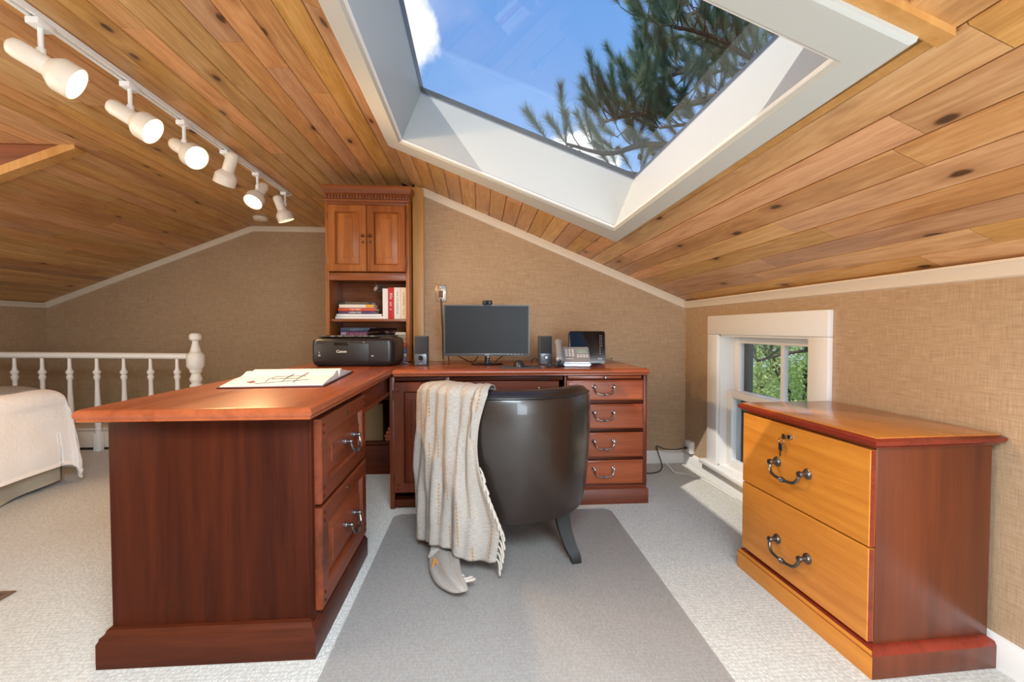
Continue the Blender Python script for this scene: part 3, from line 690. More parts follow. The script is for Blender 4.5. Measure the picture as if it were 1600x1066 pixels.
for i in range(4): mk('loop', tube(BM(), [Vector((-.675+.028*cos(a)+.006*i, 3.155+.008*i, 1.255+.022*sin(a)*(1-.15*i))) for a in [2*pi*k/14 for k in range(15)]], .0022, 6), plain('smoked_glass', '3a3d40', .1), t)
mk('hanger', tube(BM(), [(-.70, 3.16, 1.304), (-.71, 3.16, 1.28), (-.69, 3.16, 1.27)], .0015, 6), 'chrome', t)
# ------------------------------------------------------------------ printer
t = thing('printer', 'black all-in-one inkjet printer on the desk in front of the hutch', 'printer', (-.735, 2.87, .7605), R(-2))
PW_, PD, PH = .475, .335, .172
def pring(ins, z, sh=0):
    q = []; w, d, r = PW_/2-ins, PD/2-ins, .035
    for cx, cy, a0 in ((w-r, d-r, 0), (-w+r, d-r, 90), (-w+r, -d+r, 180), (w-r, -d+r, 270)):
        for k in range(6):
            a = R(a0+18*k); q.append((cx+r*cos(a), cy+r*sin(a)+(sh if cy < 0 else 0), z))
    return q
mk('body', loft(BM(), [pring(.02, 0), pring(.006, .012), pring(0, .035), pring(0, .125), pring(.003, .15), pring(.012, .163, .004), pring(.035, .170, .03), pring(.05, .173, .05)]), plain('printer_black', '1b1b1d', .36, bump=.15, bscale=400), t, world=False)
mk('control_panel', bx(-.20, .14, -.145, -.02, .171, .1755, .002), plain('printer_panel', '24221f', .4), t, world=False)
for i, (x, w, y) in enumerate(((-.15, .012, -.09), (-.13, .01, -.11), (-.11, .012, -.08), (-.09, .01, -.1), (-.06, .005, -.1), (-.045, .005, -.1), (-.03, .005, -.1), (-.015, .005, -.1), (.015, .005, -.09), (.03, .005, -.1), (.048, .007, -.09), (.064, .006, -.1), (.08, .01, -.07), (.10, .008, -.10))):
    mk('button', bx(x, x+w, y-.012, y+.012, .175, .178, .001), plain('button_white', 'c9c9c4', .5), t, world=False)
mk('scanner_lid', bx(-.205, .20, -.02, .15, .172, .180, .004), 'black', t, world=False)
yf = -PD/2-.0004
mk('output_door', bx(-.215, .095, yf-.002, yf+.004, .03, .135, .002), plain('printer_black', '1b1b1d'), t, world=False)
mk('door_grip', bx(-.105, -.02, yf-.004, yf-.001, .125, .140, .003), 'blackg', t, world=False)
rm = root_m(t)
text('logo', 'Canon', .022, rm @ FCAM(-.06, yf-.0025, .088), plain('print_white', 'e6e2dc', .5), t)
text('model_mark', '~1', .012, rm @ FCAM(-.185, yf-.0025, .082), plain('print_white', 'e6e2dc'), t); text('model_mark', '~2', .013, rm @ FCAM(-.185, yf-.0025, .065), plain('print_white', 'e6e2dc'), t)
mk('indicator', bx(.065, .071, yf-.003, yf, .14, .144, .001), plain('print_white', 'e6e2dc'), t, world=False); mk('badge', bx(.11, .123, yf-.0012, yf+.002, .06, .064, .001), plain('print_white', 'e6e2dc'), t, world=False)
mk('paper_support', bx(-.06, .12, 0, .004, 0, .10, .002, M=T(.06, .12, .178) @ RX(R(-62))), 'blackg', t, world=False)
# ------------------------------------------------------------------ open book lying on the desktop
t = thing('open_book', 'large open illustrated book lying on the near desktop', 'book', (-.80, 2.04, .7605), R(95))
bw, bh = .285, .29
def page(side):
    def f(u, v):
        x = u*bw; c = .022*math.exp(-((u-.13)/.16)**2)+.010*(1-u)+.012*math.exp(-((u-.5)/.4)**2)
        c *= min(1, u/.06)
        return (side*x, (v-.5)*bh*2*.62, .006+c)
    return f
mk('cover', bx(-bw-.012, bw+.012, -bh*.62-.008, bh*.62+.008, 0, .005, .002), plain('book_maroon', '4a2018', .5), t, world=False)
for s in (-1, 1):
    bm = BM(); f = page(s)
    top = [[f(i/14, j) for i in range(15)] for j in (0, 1)]
    rings = [[(x, y, z) for x, y, z in top[j]]+[(x, y, .0052) for x, y, z in reversed(top[j])] for j in (0, 1)]
    loft(bm, rings); mk('page_block', bm, 'paper', t, world=False, ang=60)
ink = plain('ink_grey', '4a4b50', .8); inkr = plain('ink_red', '9a5a48', .8)
def flatpath(pts, s, r, m):
    f = page(s); q = [Vector(f(a, b))+Vector((0, 0, .0008)) for a, b in pts]; mk('drawing', tube(BM(), q, r, 4), m, t, world=False)
for a, b in (((.25, .3), (.85, .33)), ((.3, .45), (.8, .45)), ((.4, .3), (.42, .62)), ((.6, .32), (.62, .6)), ((.5, .6), (.8, .62)), ((.7, .2), (.9, .7))): flatpath([a, ((a[0]+b[0])/2, (a[1]+b[1])/2+.02), b], -1, .0016, ink)
for a, b in (((.3, .7), (.6, .8)), ((.35, .25), (.7, .3)), ((.4, .5), (.65, .52))): flatpath([a, ((a[0]+b[0])/2, (a[1]+b[1])/2), b], 1, .002, ink)
flatpath([(.75, .75), (.8, .8), (.85, .75), (.8, .72)], -1, .003, inkr)
# ------------------------------------------------------------------ monitor and desk equipment
t = thing('monitor', 'black flat computer monitor standing on the desk against the wall', 'monitor', (.045, 2.82, .7605))
MW, MZ0, MZ1, MY = .528, .812, 1.128, 2.82
x0, x1 = .043-MW/2, .043+MW/2
mk('housing', bx(x0, x1, MY, MY+.035, MZ0, MZ1, .005), 'black', t)
bm = loft(BM(), [[(M_i) for M_i in ring] for ring in [[FCAM(0, MY+.001, 0) @ Vector((p[0], p[1], p[2])) for p in q] for q in rr(x0, x1, MZ0, MZ1, [(0, 0), (0, .004), (.0075, .004), (.009, .001)])]], cap1=False)
mk('bezel', bm, plain('bezel_grey', '3b4045', .35), t)
mk('screen', bx(x0+.008, x1-.008, MY-.0012, MY+.002, MZ0+.016, MZ1-.008), 'screen', t)
mk('chin', bx(x0+.004, x1-.004, MY-.004, MY+.001, MZ0+.003, MZ0+.017, .001), plain('bezel_grey', '3b4045'), t)
text('logo', 'ASUS', .011, FCAM(.045, MY-.0045, MZ0+.009), plain('print_white', 'e6e2dc'), t)
for i in range(5): mk('button', bx(.17+i*.022, .177+i*.022, MY-.005, MY-.003, MZ0+.008, MZ0+.010), plain('print_white', 'e6e2dc'), t)
mk('stand_neck', bx(.028, .058, MY+.004, MY+.028, .772, .83, .004), 'blackg', t)
mk('stand_neck', bx(.028, .058, MY+.015, MY+.04, .80, .95, .004), 'black', t)
mk('stand_base', lathe(BM(), [(.098, 0), (.1, .004), (.096, .009), (.06, .014), (.02, .016), (.001, .016)], T(.045, MY-.005, .7605) @ Matrix.Diagonal((1, .72, 1, 1)), 32), 'blackg', t)
t = thing('webcam', 'small black webcam clipped on top of the monitor', 'webcam', (.045, MY+.01, MZ1))
mk('body', rbox(BM(), .062, .03, .026, .012, T(.045, MY+.004, MZ1+.001)), 'black', t)
mk('lens', lathe(BM(), [(.009, 0), (.009, .004), (.006, .005), (.0005, .003)], FCAM(.045, MY-.012, MZ1+.014), 14), 'blackg', t)
mk('clip', bx(.025, .065, MY-.006, MY+.04, MZ1-.006, MZ1+.003, .002), 'black', t)
def speaker(x, y, rz, label):
    t = thing('speaker', label, 'speaker', (x, y, .7605), rz, 'desktop speakers')
    mk('cabinet', rbox(BM(), .076, .10, .176, .006), plain('speaker_graphite', '3f454c', .35), t, world=False)
    mk('grille', bx(-.034, .034, -.0535, -.049, .072, .171, .002), 'grille', t, world=False)
    mk('lower_panel', bx(-.034, .034, -.052, -.049, .004, .070, .002), plain('speaker_steel', '585f68', .3, .3), t, world=False)
    kn = lathe(BM(), [(.0135, 0), (.0135, .002), (.011, .003), (.011, .012), (.009, .014), (.0005, .014)], FCAM(0, -.052, .046), 18); mk('volume_knob', kn, 'blackg', t, world=False)
    mk('jack', lathe(BM(), [(.003, 0), (.003, .001), (.0005, .001)], FCAM(0, -.052, .026), 10), 'blackg', t, world=False)
    text('logo', 'BOSE', .006, root_m(t) @ FCAM(0, -.0525, .012), plain('print_white', 'e6e2dc'), t)
speaker(-.352, 2.79, R(0), 'dark grey desktop speaker beside the printer, left of the monitor')
speaker(.400, 2.80, R(0), 'dark grey desktop speaker behind the telephone handset')
t = thing('mouse', 'black computer mouse resting on the mouse pad', 'mouse', (.222, 2.60, .7635))
def mf(u, v):
    a = 2*pi*u; b = v*pi/2; return Vector((.032*cos(a)*cos(b)**.6, .052*sin(a)*cos(b)**.6, .036*sin(b)*(1-.12*sin(a))))
mk('shell', grid(BM(), 24, 8, lambda u, v: T(.222, 2.60, .7635) @ mf(u, v), False), plain('mouse_grey', '2b2d30', .28), t)
mk('scroll_wheel', lathe(BM(), [(.007, -.003), (.008, 0), (.007, .003)], T(.222, 2.572, .793) @ RY(pi/2), 12), 'black', t)
mk('button_seam', tube(BM(), [(.222, 2.552, .777), (.222, 2.57, .7925), (.222, 2.59, .7995)], .001, 4), 'blackg', t)
solo('mouse_pad', rbox(BM(), .235, .19, .003, .03, T(.225, 2.585, .7605), 6, .001), plain('pad_grey', '4c4d50', .8), 'dark grey mouse pad on the desk in front of the monitor', 'mouse pad')
# telephone
t = thing('telephone', 'silver corded desk telephone with handset, keypad and display', 'telephone', (.528, 2.66, .7605), R(-6))
bm = loft(BM(), [[(x, -.07, .004), (x, .075, .004), (x, .075, .105), (x, .06, .112), (x, -.068, .024)] for x in (-.04, .118)]); bmesh.ops.bevel(bm, geom=list(bm.edges), offset=.006, segments=2, affect='EDGES')
mk('base', bm, 'silver', t, world=False)
mk('foot', bx(-.035, .112, -.06, .07, 0, .006), 'dgrey', t, world=False)
PM = T(.0, .0, .068) @ RX(R(34.5))
mk('display', bx(.045, .107, .012, .048, -.001, .004, .001, M=PM), plain('lcd_green', '93aaa2', .2), t, world=False)
mk('display_frame', bx(.040, .112, .006, .054, -.004, .002, .002, M=PM), plain('phone_light', 'b9bdc2', .35), t, world=False)
for i in range(3):
    for j in range(4): mk('key', bx(-.024+i*.019, -.012+i*.019, .036-j*.018, .047-j*.018, -.002, .004, .001, M=PM), plain('phone_key', 'e2e4e2', .4), t, world=False)
for i in range(4):
    for j in range(2): mk('key', bx(.042+i*.018, .054+i*.018, -.012-j*.016, -.004-j*.016, -.002, .004, .001, M=PM), plain('phone_key', 'e2e4e2'), t, world=False)
mk('strip', bx(-.024, .02, -.046, -.04, -.002, .003, .001, M=PM), plain('phone_key', 'e2e4e2'), t, world=False)
hs = spline([(-.062, .078, .135), (-.062, .06, .138), (-.062, .02, .115), (-.062, -.03, .075), (-.062, -.065, .045), (-.062, -.08, .032)], 4)
mk('handset', tube(BM(), hs, [.022]*3+[.024]*3+[.019]*(len(hs)-12)+[.024]*3+[.02]*3, 10, flat=.85), plain('handset_silver', '9a9ea4', .28, .2), t, world=False)
mk('cradle', bx(-.085, -.038, -.06, .07, .004, .05, .008), 'dgrey', t, world=False)
pts = []
for k in range(140):
    a = k/139; base_p = Vector((-.075-.06*sin(a*3.0)-.02*a, -.085-.012*sin(a*6.3), .010+.022*math.exp(-(a/.12)**2)))
    base_p.x = -.055-.10*sin(a*pi*.95)**1.0+.02*a; pts.append(base_p+Vector((.0, .007*cos(k*1.5), .007*sin(k*1.5))))
mk('coiled_cord', tube(BM(), pts, .0028, 5), 'dgrey', t, world=False)
# modem
t = thing('modem', 'black upright internet modem with status lights behind the telephone', 'modem', (.665, 2.80, .7605), R(-4))
def rrect(w, h, r, z, n=5):
    q = []
    for cx, cy, a0 in ((w/2-r, h-r, 0), (-w/2+r, h-r, 90), (-w/2+r, r, 180), (w/2-r, r, 270)):
        for k in range(n+1):
            a = R(a0+90*k/n); q.append((cx+r*cos(a), cy+r*sin(a), z))
    return q
MM = FCAM(0, 0, .002) @ RX(R(-6))
mk('body', loft(BM(), [rrect(.222, .198, .012, -.022), rrect(.226, .202, .016, -.018), rrect(.226, .202, .016, .018), rrect(.22, .196, .014, .022)], M=MM), 'blackg', t, world=False)
mk('foot', bx(-.08, .08, -.035, .035, 0, .008, .003), 'black', t, world=False)
for i in range(10): mk('indicator', bx(.078, .0815, .062+i*.0125-.0015, .062+i*.0125+.0015, .0218, .0228, M=MM), plain('print_white', 'e6e2dc'), t, world=False)
for i in range(6): mk('indicator', bx(.088, .0915, .11+i*.0125-.0015, .11+i*.0125+.0015, .0218, .0228, M=MM), plain('print_white', 'e6e2dc'), t, world=False)
text('logo', '~4', .010, root_m(t) @ MM @ T(.08, .03, .0222), plain('print_white', 'e6e2dc'), t)
def cable(pts, r, label, mat='black', n=8): return solo('cable', tube(BM(), spline(pts, n), r, 6), mat, label, 'cable')
cable([(-.205, 3.05, .765), (-.205, 2.98, .80), (-.19, 2.95, .815), (-.14, 2.93, .805), (-.06, 2.92, .768), (-.03, 2.9, .78), (.0, 2.89, .83)], .0035, 'black cable looping from under the left half of the monitor')
cable([(.09, 2.88, .768), (.12, 2.9, .79), (.17, 2.9, .825)], .0035, 'black cable under the right half of the monitor')
cable([(.33, 2.93, .766), (.345, 2.9, .79), (.36, 2.86, .785), (.37, 2.85, .775)], .003, 'short black speaker cable behind the mouse pad')
cable([(.80, 2.86, .768), (.85, 2.95, .785), (.90, 3.05, .78), (.925, 3.17, .764)], .0025, 'thin pale cable trailing behind the modem', plain('grey_cable', '8f8a82', .5))
cable([(-.44, 2.85, .765), (-.47, 2.86, .775), (-.49, 2.9, .768)], .003, 'short grey cable beside the left speaker', plain('grey_cable', '8f8a82', .5))
cable([(-.272, 3.222, 1.19), (-.268, 3.222, 1.08), (-.262, 3.222, .95), (-.262, 3.222, .85), (-.258, 3.215, .766)], .004, 'dark cord hanging down the wall from the jack plate', plain('brown_cord', '3f3528', .6))
t = thing('jack_plate', 'brushed metal wall jack plate above the left speaker', 'wall plate', (-.273, YB, 1.17))
mk('plate', bx(-.310, -.236, YB-.006, YB, 1.172, 1.288, .003), plain('brushed_steel', 'a6978a', .35, .8), t)
mk('plug', bx(-.286, -.258, YB-.022, YB-.005, 1.20, 1.245, .004), plain('plug_tan', '6e4b2c', .5), t)
for z in (1.187, 1.273): mk('screw', lathe(BM(), [(.004, 0), (.004, .002), (.0005, .003)], FCAM(-.273, YB-.006, z), 10), 'chrome', t)
mk('sticker', bx(-.248, -.240, YB-.0066, YB-.005, 1.19, 1.225), 'paper', t)
t = thing('pen', 'dark pen lying on the centre drawer lip under the desktop', 'pen', (.36, 2.478, .695))
mk('barrel', tube(BM(), [(.31, 2.482, .6985), (.335, 2.480, .6995), (.375, 2.479, .7010)], [.003, .0035, .003], 8), 'black', t); mk('tip', tube(BM(), [(.375, 2.479, .7010), (.383, 2.4788, .7014)], [.0025, .001], 6), 'chrome', t)
# ------------------------------------------------------------------ lateral file cabinet on the right
t = thing('lateral_file', 'honey and red stained two-drawer lateral file cabinet before the small window', 'file cabinet', (1.277, 1.49, 0), R(2.6))
LW, LD = .60, .395          # along y, along x
mk('body', bx(-LD/2+.018, LD/2-.006, -LW/2+.012, LW/2-.012, .07, .648, .003), 'redwood', t, world=False)
mk('top_edge', loft(BM(), rr(-LD/2-.012, LD/2+.008, -LW/2-.014, LW/2+.014, [(.026, .645), (.014, .648), (.010, .654), (.003, .657), (0, .664), (0, .669), (.008, .673), (.012, .677)]), cap1=False), 'redtrim', t, world=False)
mk('top', bx(-LD/2-.001, LD/2-.003, -LW/2-.003, LW/2+.003, .668, .6795, .002), 'honey_x', t, world=False)
mk('plinth', loft(BM(), rr(-LD/2-.006, LD/2+.004, -LW/2-.008, LW/2+.008, [(0, 0), (0, .068), (.004, .074), (.010, .078), (.02, .084)])), 'honey', t, world=False)
mk('plinth_end', bx(-LD/2-.004, LD/2+.004, -LW/2-.0105, -LW/2-.006, .001, .066, .001), 'redwood', t, world=False)
mk('plinth_moulding', loft(BM(), rr(-LD/2-.007, LD/2+.005, -LW/2-.011, LW/2+.010, [(0, .066), (.004, .072), (.010, .078), (.02, .085)])), 'redtrim', t, world=False)
for z0, z1, k in ((.365, .640, 1), (.094, .360, 0)):
    M = FNX(-LD/2+.016, LW/2-.012, z0); w, h = LW-.024, z1-z0
    dr = mk('drawer', loft(BM(), [[M @ Vector(p) for p in q] for q in rr(0, w, 0, h, [(0, 0), (0, .016), (.0025, .018)])]), 'honey', t, world=False)
    mk('front_edge', bx(w-.0005, w+.0012, .001, h-.001, .002, .016, M=M), 'redtrim', dr, world=False)
    hx, hy = (.275, .135) if k else (.28, .125)
    mk('handle', pull(BM(), M @ T(hx, hy, .018), .072, .038, .0055, .018, .026), 'pewter', dr, world=False)
    if k:
        mk('lock', lathe(BM(), [(.009, 0), (.009, .006), (.007, .008), (.0005, .008)], M @ T(.268, h-.035, .018), 16), 'chrome', dr, world=False)
        mk('key', bx(-.022, .004, -.010, .006, .012, .018, .003, M=M @ T(.262, h-.036, .02) @ RY(R(-20))), 'black', dr, world=False)
        ring = [M @ Vector((.243+.012*cos(a), h-.055+.012*sin(a), .036)) for a in [2*pi*i/12 for i in range(13)]]
        mk('key_ring', tube(BM(), ring, .0012, 5), 'chrome', dr, world=False)
        mk('spare_key', bx(-.009, .009, -.026, 0, -.002, .002, .002, M=M @ T(.240, h-.064, .036)), 'black', dr, world=False)
        mk('key_blade', bx(-.0025, .0025, -.046, -.024, -.001, .001, M=M @ T(.240, h-.064, .036)), 'chrome', dr, world=False)
# ------------------------------------------------------------------ tub chair
CX, CY = .130, 2.115; RX_, RY_ = .372, .345
def upath(s):
    """outline of the tub, s=0 right arm front .. 1 left arm front; returns point, outward normal"""
    a = .22
    if s < a: f = s/a; return Vector((CX+RX_, CY+.30*(1-f), 0)), Vector((1, 0, 0))
    if s > 1-a: f = (s-1+a)/a; return Vector((CX-RX_, CY+.30*f, 0)), Vector((-1, 0, 0))
    th = -pi*(s-a)/(1-2*a); p = Vector((CX+RX_*cos(th), CY+RY_*sin(th), 0)); n = Vector((cos(th)/RX_, sin(th)/RY_, 0)).normalized(); return p, n
def topz(s):
    d = abs(s-.5)*2; return .735-.085*max(0, (d-.35)/.65)**1.4
PRO = [(-.105, .215), (-.05, .19), (-.030, .195), (-.014, .26), (-.004, .38), (.004, .52), (.006, .64), (.002, .69), (-.006, .715), (-.022, .731), (-.05, .737), (-.08, .731), (-.098, .715), (-.105, .69), (-.105, .50), (-.105, .30)]
def shell(s):
    p, n = upath(s); k = (topz(s)-.2)/(.737-.2); return [p+n*o+Vector((0, 0, .19+(z-.19)*k)) for o, z in PRO]
t = thing('tub_chair', 'dark brown leather tub chair seen from behind at the desk', 'chair', (CX, CY, 0))
NS = 72; rings = [shell(i/NS) for i in range(NS+1)]
def endcap(r, d):
    c = sum(r, Vector())/len(r); return [[c+(q-c)*(1-.0)+Vector((0, 0, 0)) for q in r], [c+(q-c)*.93+Vector((0, d*.7, 0)) for q in r], [c+(q-c)*.75+Vector((0, d, 0)) for q in r]]
rings = list(reversed(endcap(rings[0], .022)[1:]))+rings+endcap(rings[-1], .022)[1:]
mk('back_shell', loft(BM(), rings), 'leather', t, ang=60)
bm = BM(); grid(bm, 24, 6, lambda u, v: Vector((0, 0, 0)), False); bm.free()
def ell(k, z): return [Vector((CX+(RX_-.10)*k*cos(a), CY+((RY_-.10)*k*sin(a) if sin(a) < 0 else min(.30, .42*k*sin(a)**.6 if sin(a) > 0 else 0)), z)) for a in [2*pi*i/40 for i in range(40)]]
mk('seat_cushion', loft(BM(), [ell(.9, .26), ell(.985, .29), ell(.985, .40), ell(.95, .425), ell(.8, .44), ell(.3, .45)]), 'leather', t, ang=60)
mk('seat_frame', loft(BM(), [ell(1.0, .20), ell(1.05, .20), ell(1.05, .27), ell(.8, .27)]), 'black', t)
pip = [upath(.06+.88*i/60) for i in range(61)]
mk('piping', tube(BM(), [p+n*-.001+Vector((0, 0, topz(.06+.88*i/60)-.030))+n*.002 for i, (p, n) in enumerate(pip)], .004, 6), 'black', t)
for s in (.245, .755):
    mk('side_seam', tube(BM(), [q+upath(s)[1]*.0015 for q in shell(s)[2:9]], .003, 6), 'black', t)
for x, y, dx, dy in ((.345, 1.935, .055, -.075), (-.085, 1.935, -.055, -.075), (.40, 2.36, .02, .02), (-.14, 2.36, -.02, .02)):
    pts = spline([(x, y, .235), (x+dx*.22, y+dy*.22, .14), (x+dx*.58, y+dy*.58, .07), (x+dx*.95, y+dy*.95, .026)], 4)+[Vector((x+dx*.98, y+dy*.98, .0045))]
    mk('leg', tube(BM(), pts, [.044-.016*i/(len(pts)-1) for i in range(len(pts))], 4, rot=pi/4), 'legw', t, ang=30)
# ------------------------------------------------------------------ throw draped over the chair
t = thing('throw_blanket', 'cream woven throw with gold dashes draped over the tub chair', 'blanket', (-.10, 1.85, 0))
def fold(u, v): return .010*sin(u*21+1.5*sin(v*5))*(.35+.65*v)+.006*sin(u*47+v*7)+.004*mnoise.noise(Vector((u*9, v*12, 3)))
SA, SB = .772, .535      # along the chair outline, left silhouette to right edge
def drape(u, v):
    s = SA+(SB-SA)*u+(.012*sin(v*6) if u > .9 else 0)
    if u > .7: s += (u-.7)/.3*.03*max(0, sin(pi*min(1, max(0, (v-.3)/.55))))
    p, n = upath(s); z1 = topz(s)
    L = v*1.0
    if L < .16: o, z = -.118, z1-.16+L-.012
    elif L < .30:
        a = (L-.16)/.14*pi; o = -.052-.066*cos(a); z = z1-.012+.028*sin(a)
    else:
        d = (L-.30)/.70; o = .016+.004*sin(d*3); z = z1-.012-d*(.655-.012*u)-.012*sin(u*9)*d
    f = fold(u, v)
    if L > .22: o += f+.008
    else: z += f*.3; o -= .004
    if L > .30 and u < .25: o += .022*(1-u/.25)*(.3+.7*sin(min(1, (L-.3)/.5)*pi/2))
    return p+n*o+Vector((0, 0, z))
clo = mk('cloth', grid(BM(), 90, 110, drape), 'throw', t, ang=180)
sm = clo.modifiers.new('thickness', 'SOLIDIFY'); sm.thickness = .005; sm.offset = 1
M_['fringe'] = plain('fringe_cotton', 'b8b0a5', .9, vary=.1, bscale=200)
for i in range(15):      # fringe down the right edge
    v = .60+i*.0275; p = drape(1, min(v, 1)); rr2 = random.Random(i)
    q = p+Vector((.012+.012*rr2.random(), -.008-.006*rr2.random(), -.05-.02*rr2.random()))
    mk('tassel', tube(BM(), spline([p+Vector((0, -.004, 0)), p+Vector((.010, -.009, -.018)), q], 4), [.0032]*4+[.004]*3+[.0055, .003], 6), 'fringe', t)
# the corner that trails onto the mat
tail = spline([(-.150, 2.02, .18), (-.152, 1.99, .11), (-.155, 1.93, .055), (-.150, 1.83, .044), (-.118, 1.71, .042), (-.066, 1.61, .040)], 6)
nt_ = len(tail)
def tailf(u, v):
    k = v*(nt_-1); i = min(int(k), nt_-2); p = tail[i].lerp(tail[i+1], k-i); d = (tail[i+1]-tail[i]).normalized()
    sx = Vector((1, .35, 0)).normalized() if v < .5 else Vector((.75, -.2, .25)).normalized()
    up = d.cross(sx).normalized()
    w = .048+.018*sin(v*pi); a = 2*pi*u; e = 1 if v < .8 else math.sqrt(max(.0004, 1-((v-.8)/.2)**2)); w *= .35+.65*e
    r2 = 1+.12*sin(3*a+v*5)
    return p+sx*(w*cos(a)*r2*(1 if v > .02 else .8))+up*((.010+.012*v)*e*sin(a)*r2+.006*sin(5*a)*v*e)
bm = BM(); grid(bm, 28, 40, tailf); ta = mk('trailing_corner', bm, 'throw', t, ang=180)
for i in range(9):
    a = i/8; p = Vector((-.185+.05*a, 1.82-.02*a, .06-.02*a)) if i < 4 else Vector((-.115+.085*(a-.4), 1.70-.07*(a-.4), .05))
    q = p+(Vector((-.008+.012*i, -.018, -.03)) if i < 4 else Vector((.045, .01+.01*sin(i), .004*sin(i*2))))
    mk('tassel', tube(BM(), spline([p, (p+q)/2+Vector((.004, -.006, .004)), q], 3), [.004, .0045, .005, .005, .0055, .006, .003], 6), plain('gold_fringe', 'a8763a', .9) if i < 4 else 'fringe', t)
# ------------------------------------------------------------------ chair mat
solo('chair_mat', rbox(BM(), 1.155, 1.55, .003, .05, T(.126, 1.637, .0008), 6, .001), 'vinyl', 'translucent vinyl chair mat on the carpet beneath the tub chair', 'chair mat')
# ------------------------------------------------------------------ track lighting
TX = -1.462
t = thing('light_track', 'long white light track on the pine ceiling', 'light track', (TX, 2.2, ZF))
bm = BM(); loft(bm, [[(TX+a, y, ZF-b) for a, b in ((-.018, .001), (.018, .001), (.018, .020), (.008, .020), (.008, .008), (-.008, .008), (-.008, .020), (-.018, .020))] for y in (.75, 3.64)]); mk('channel', bm, 'white', t)
mk('slot', bx(TX-.0075, TX+.0075, .76, 3.63, ZF-.0078, ZF-.006), 'dark', t); mk('end_cap', bx(TX-.019, TX+.019, 3.638, 3.652, ZF-.021, ZF-.001, .002), 'white', t)
def spot(y, d, lit, label, stem=.095, ln=.11, e=24):
    t = thing('spotlight', label, 'spotlight', (TX, y, ZF-.15), 0, 'track spotlights')
    z = ZF-.021
    mk('adapter', bx(TX-.021, TX+.021, y-.032, y+.032, z-.022, z, .003), 'white', t)
    mk('stem', tube(BM(), [(TX, y, z-.02), (TX, y, z-stem)], .008, 10), 'white', t)
    j = Vector((TX, y, z-stem)); d = Vector(d).normalized()
    mk('swivel', bx(-.011, .011, -.008, .008, -.016, .010, .003, M=T(*j)), 'white', t)
    side = Vector((0, 0, -1)); side = (side-d*side.dot(d)).normalized(); c = j+side*.036
    M = aim(c-d*(ln*.62), d)
    mk('canister', lathe(BM(), [(.001, -.004), (.018, -.002), (.028, .006), (.032, .02), (.032, ln), (.030, ln+.004)], M, 24), 'offw', t)
    mk('shade', lathe(BM(), [(.030, ln-.004), (.036, ln), (.054, ln+.022), (.058, ln+.03), (.058, ln+.078), (.0555, ln+.078), (.055, ln+.03), (.036, ln+.012), (.01, ln+.01)], M, 28), 'offw', t)
    b = mk('bulb', lathe(BM(), [(.012, ln+.011), (.026, ln+.022), (.041, ln+.036), (.042, ln+.041), (.028, ln+.045), (.001, ln+.047)], M, 24), 'bulb' if lit else plain('unlit_bulb', 'd8d4cc', .3), t)
    if lit:
        p = M @ Vector((0, 0, ln+.085)); light('spot_lamp', 'SPOT', p, e, (1, .62, .30), d.to_track_quat('-Z', 'Y').to_euler(), spot_size=R(95), spot_blend=.6, shadow_soft_size=.04)
spot(1.655, (.76, .34, -.45), True, 'lit cream spotlight nearest the viewer on the ceiling track', e=14)
spot(2.045, (.74, .08, -.46), True, 'lit cream spotlight second along the ceiling track', e=16)
spot(2.395, (.66, -.28, -.42), True, 'lit cream spotlight third along the track, glaring at the room')
spot(2.772, (-.38, .20, -.80), True, 'cream spotlight fourth along the track, bent straight down', .06, e=10)
spot(3.142, (-.12, -.55, -.70), True, 'lit cream spotlight fifth along the track, tipped down at the stairs', .085)
spot(3.567, (.26, .16, -.80), True, 'cream spotlight at the far end of the track', .085, e=34)
t = thing('smoke_detector', 'small round white smoke detector on the ceiling near the stairwell', 'smoke detector', (-2.04, 4.44, ZF-.035))
mk('base', lathe(BM(), [(.066, 0), (.068, -.004), (.068, -.014), (.064, -.018)], T(-2.04, 4.44, ZF), 28), 'offw', t); mk('cap', lathe(BM(), [(.060, -.016), (.060, -.028), (.05, -.034), (.001, -.036)], T(-2.04, 4.44, ZF), 28), 'offw', t)
mk('test_button', lathe(BM(), [(.01, -.034), (.01, -.039), (.001, -.039)], T(-2.02, 4.42, ZF), 12), 'white', t)
# ------------------------------------------------------------------ stair railing
YR = 3.86
t = thing('stair_railing', 'white turned-baluster railing with newel post guarding the stairwell', 'railing', (-3.0, YR, 0))
def turned(x, h0, h1, r):
    L = h1-h0
    P = [(1.0, 0), (1.0, .06), (1.25, .075), (.8, .09), (1.05, .11), (1.0, .35), (.72, .60), (.7, .70), (1.05, .72), (1.1, .75), (.7, .765), (1.2, .785), (1.25, .81), (.75, .83), (.6, .86), (.52, 1.0)]
    bm = lathe(BM(), [(r*a, h0+.13+(L-.13)*b) for a, b in P], T(x, YR, 0), 14); box(bm, x-.024, x+.024, YR-.024, YR+.024, h0, h0+.145, .003); return bm
rail = spline([(XL+.01, YR, .778), (-3.3, YR, .770), (-2.35, YR, .758)], 6)
mk('handrail', tube(BM(), rail, .026, 14, flat=.9), 'white', t)
for i in range(10):
    x = -2.445-i*.204
    if x > XL+.05: mk('baluster', turned(x, 0, .755+.010*i/6, .021), 'white', t)
bm = BM(); box(bm, -2.345, -2.255, YR-.045, YR+.045, 0, .50, .004)
lathe(bm, [(.035, .50), (.045, .51), (.045, .525), (.03, .54), (.042, .56), (.046, .575), (.036, .60), (.03, .615), (.042, .63), (.044, .64), (.044, .652)], T(-2.30, YR, 0), 20)
lathe(bm, [(.045, .648), (.066, .675), (.066, .765), (.045, .79), (.03, .80)], T(-2.30, YR, 0) @ RZ(R(22.5)), 8)
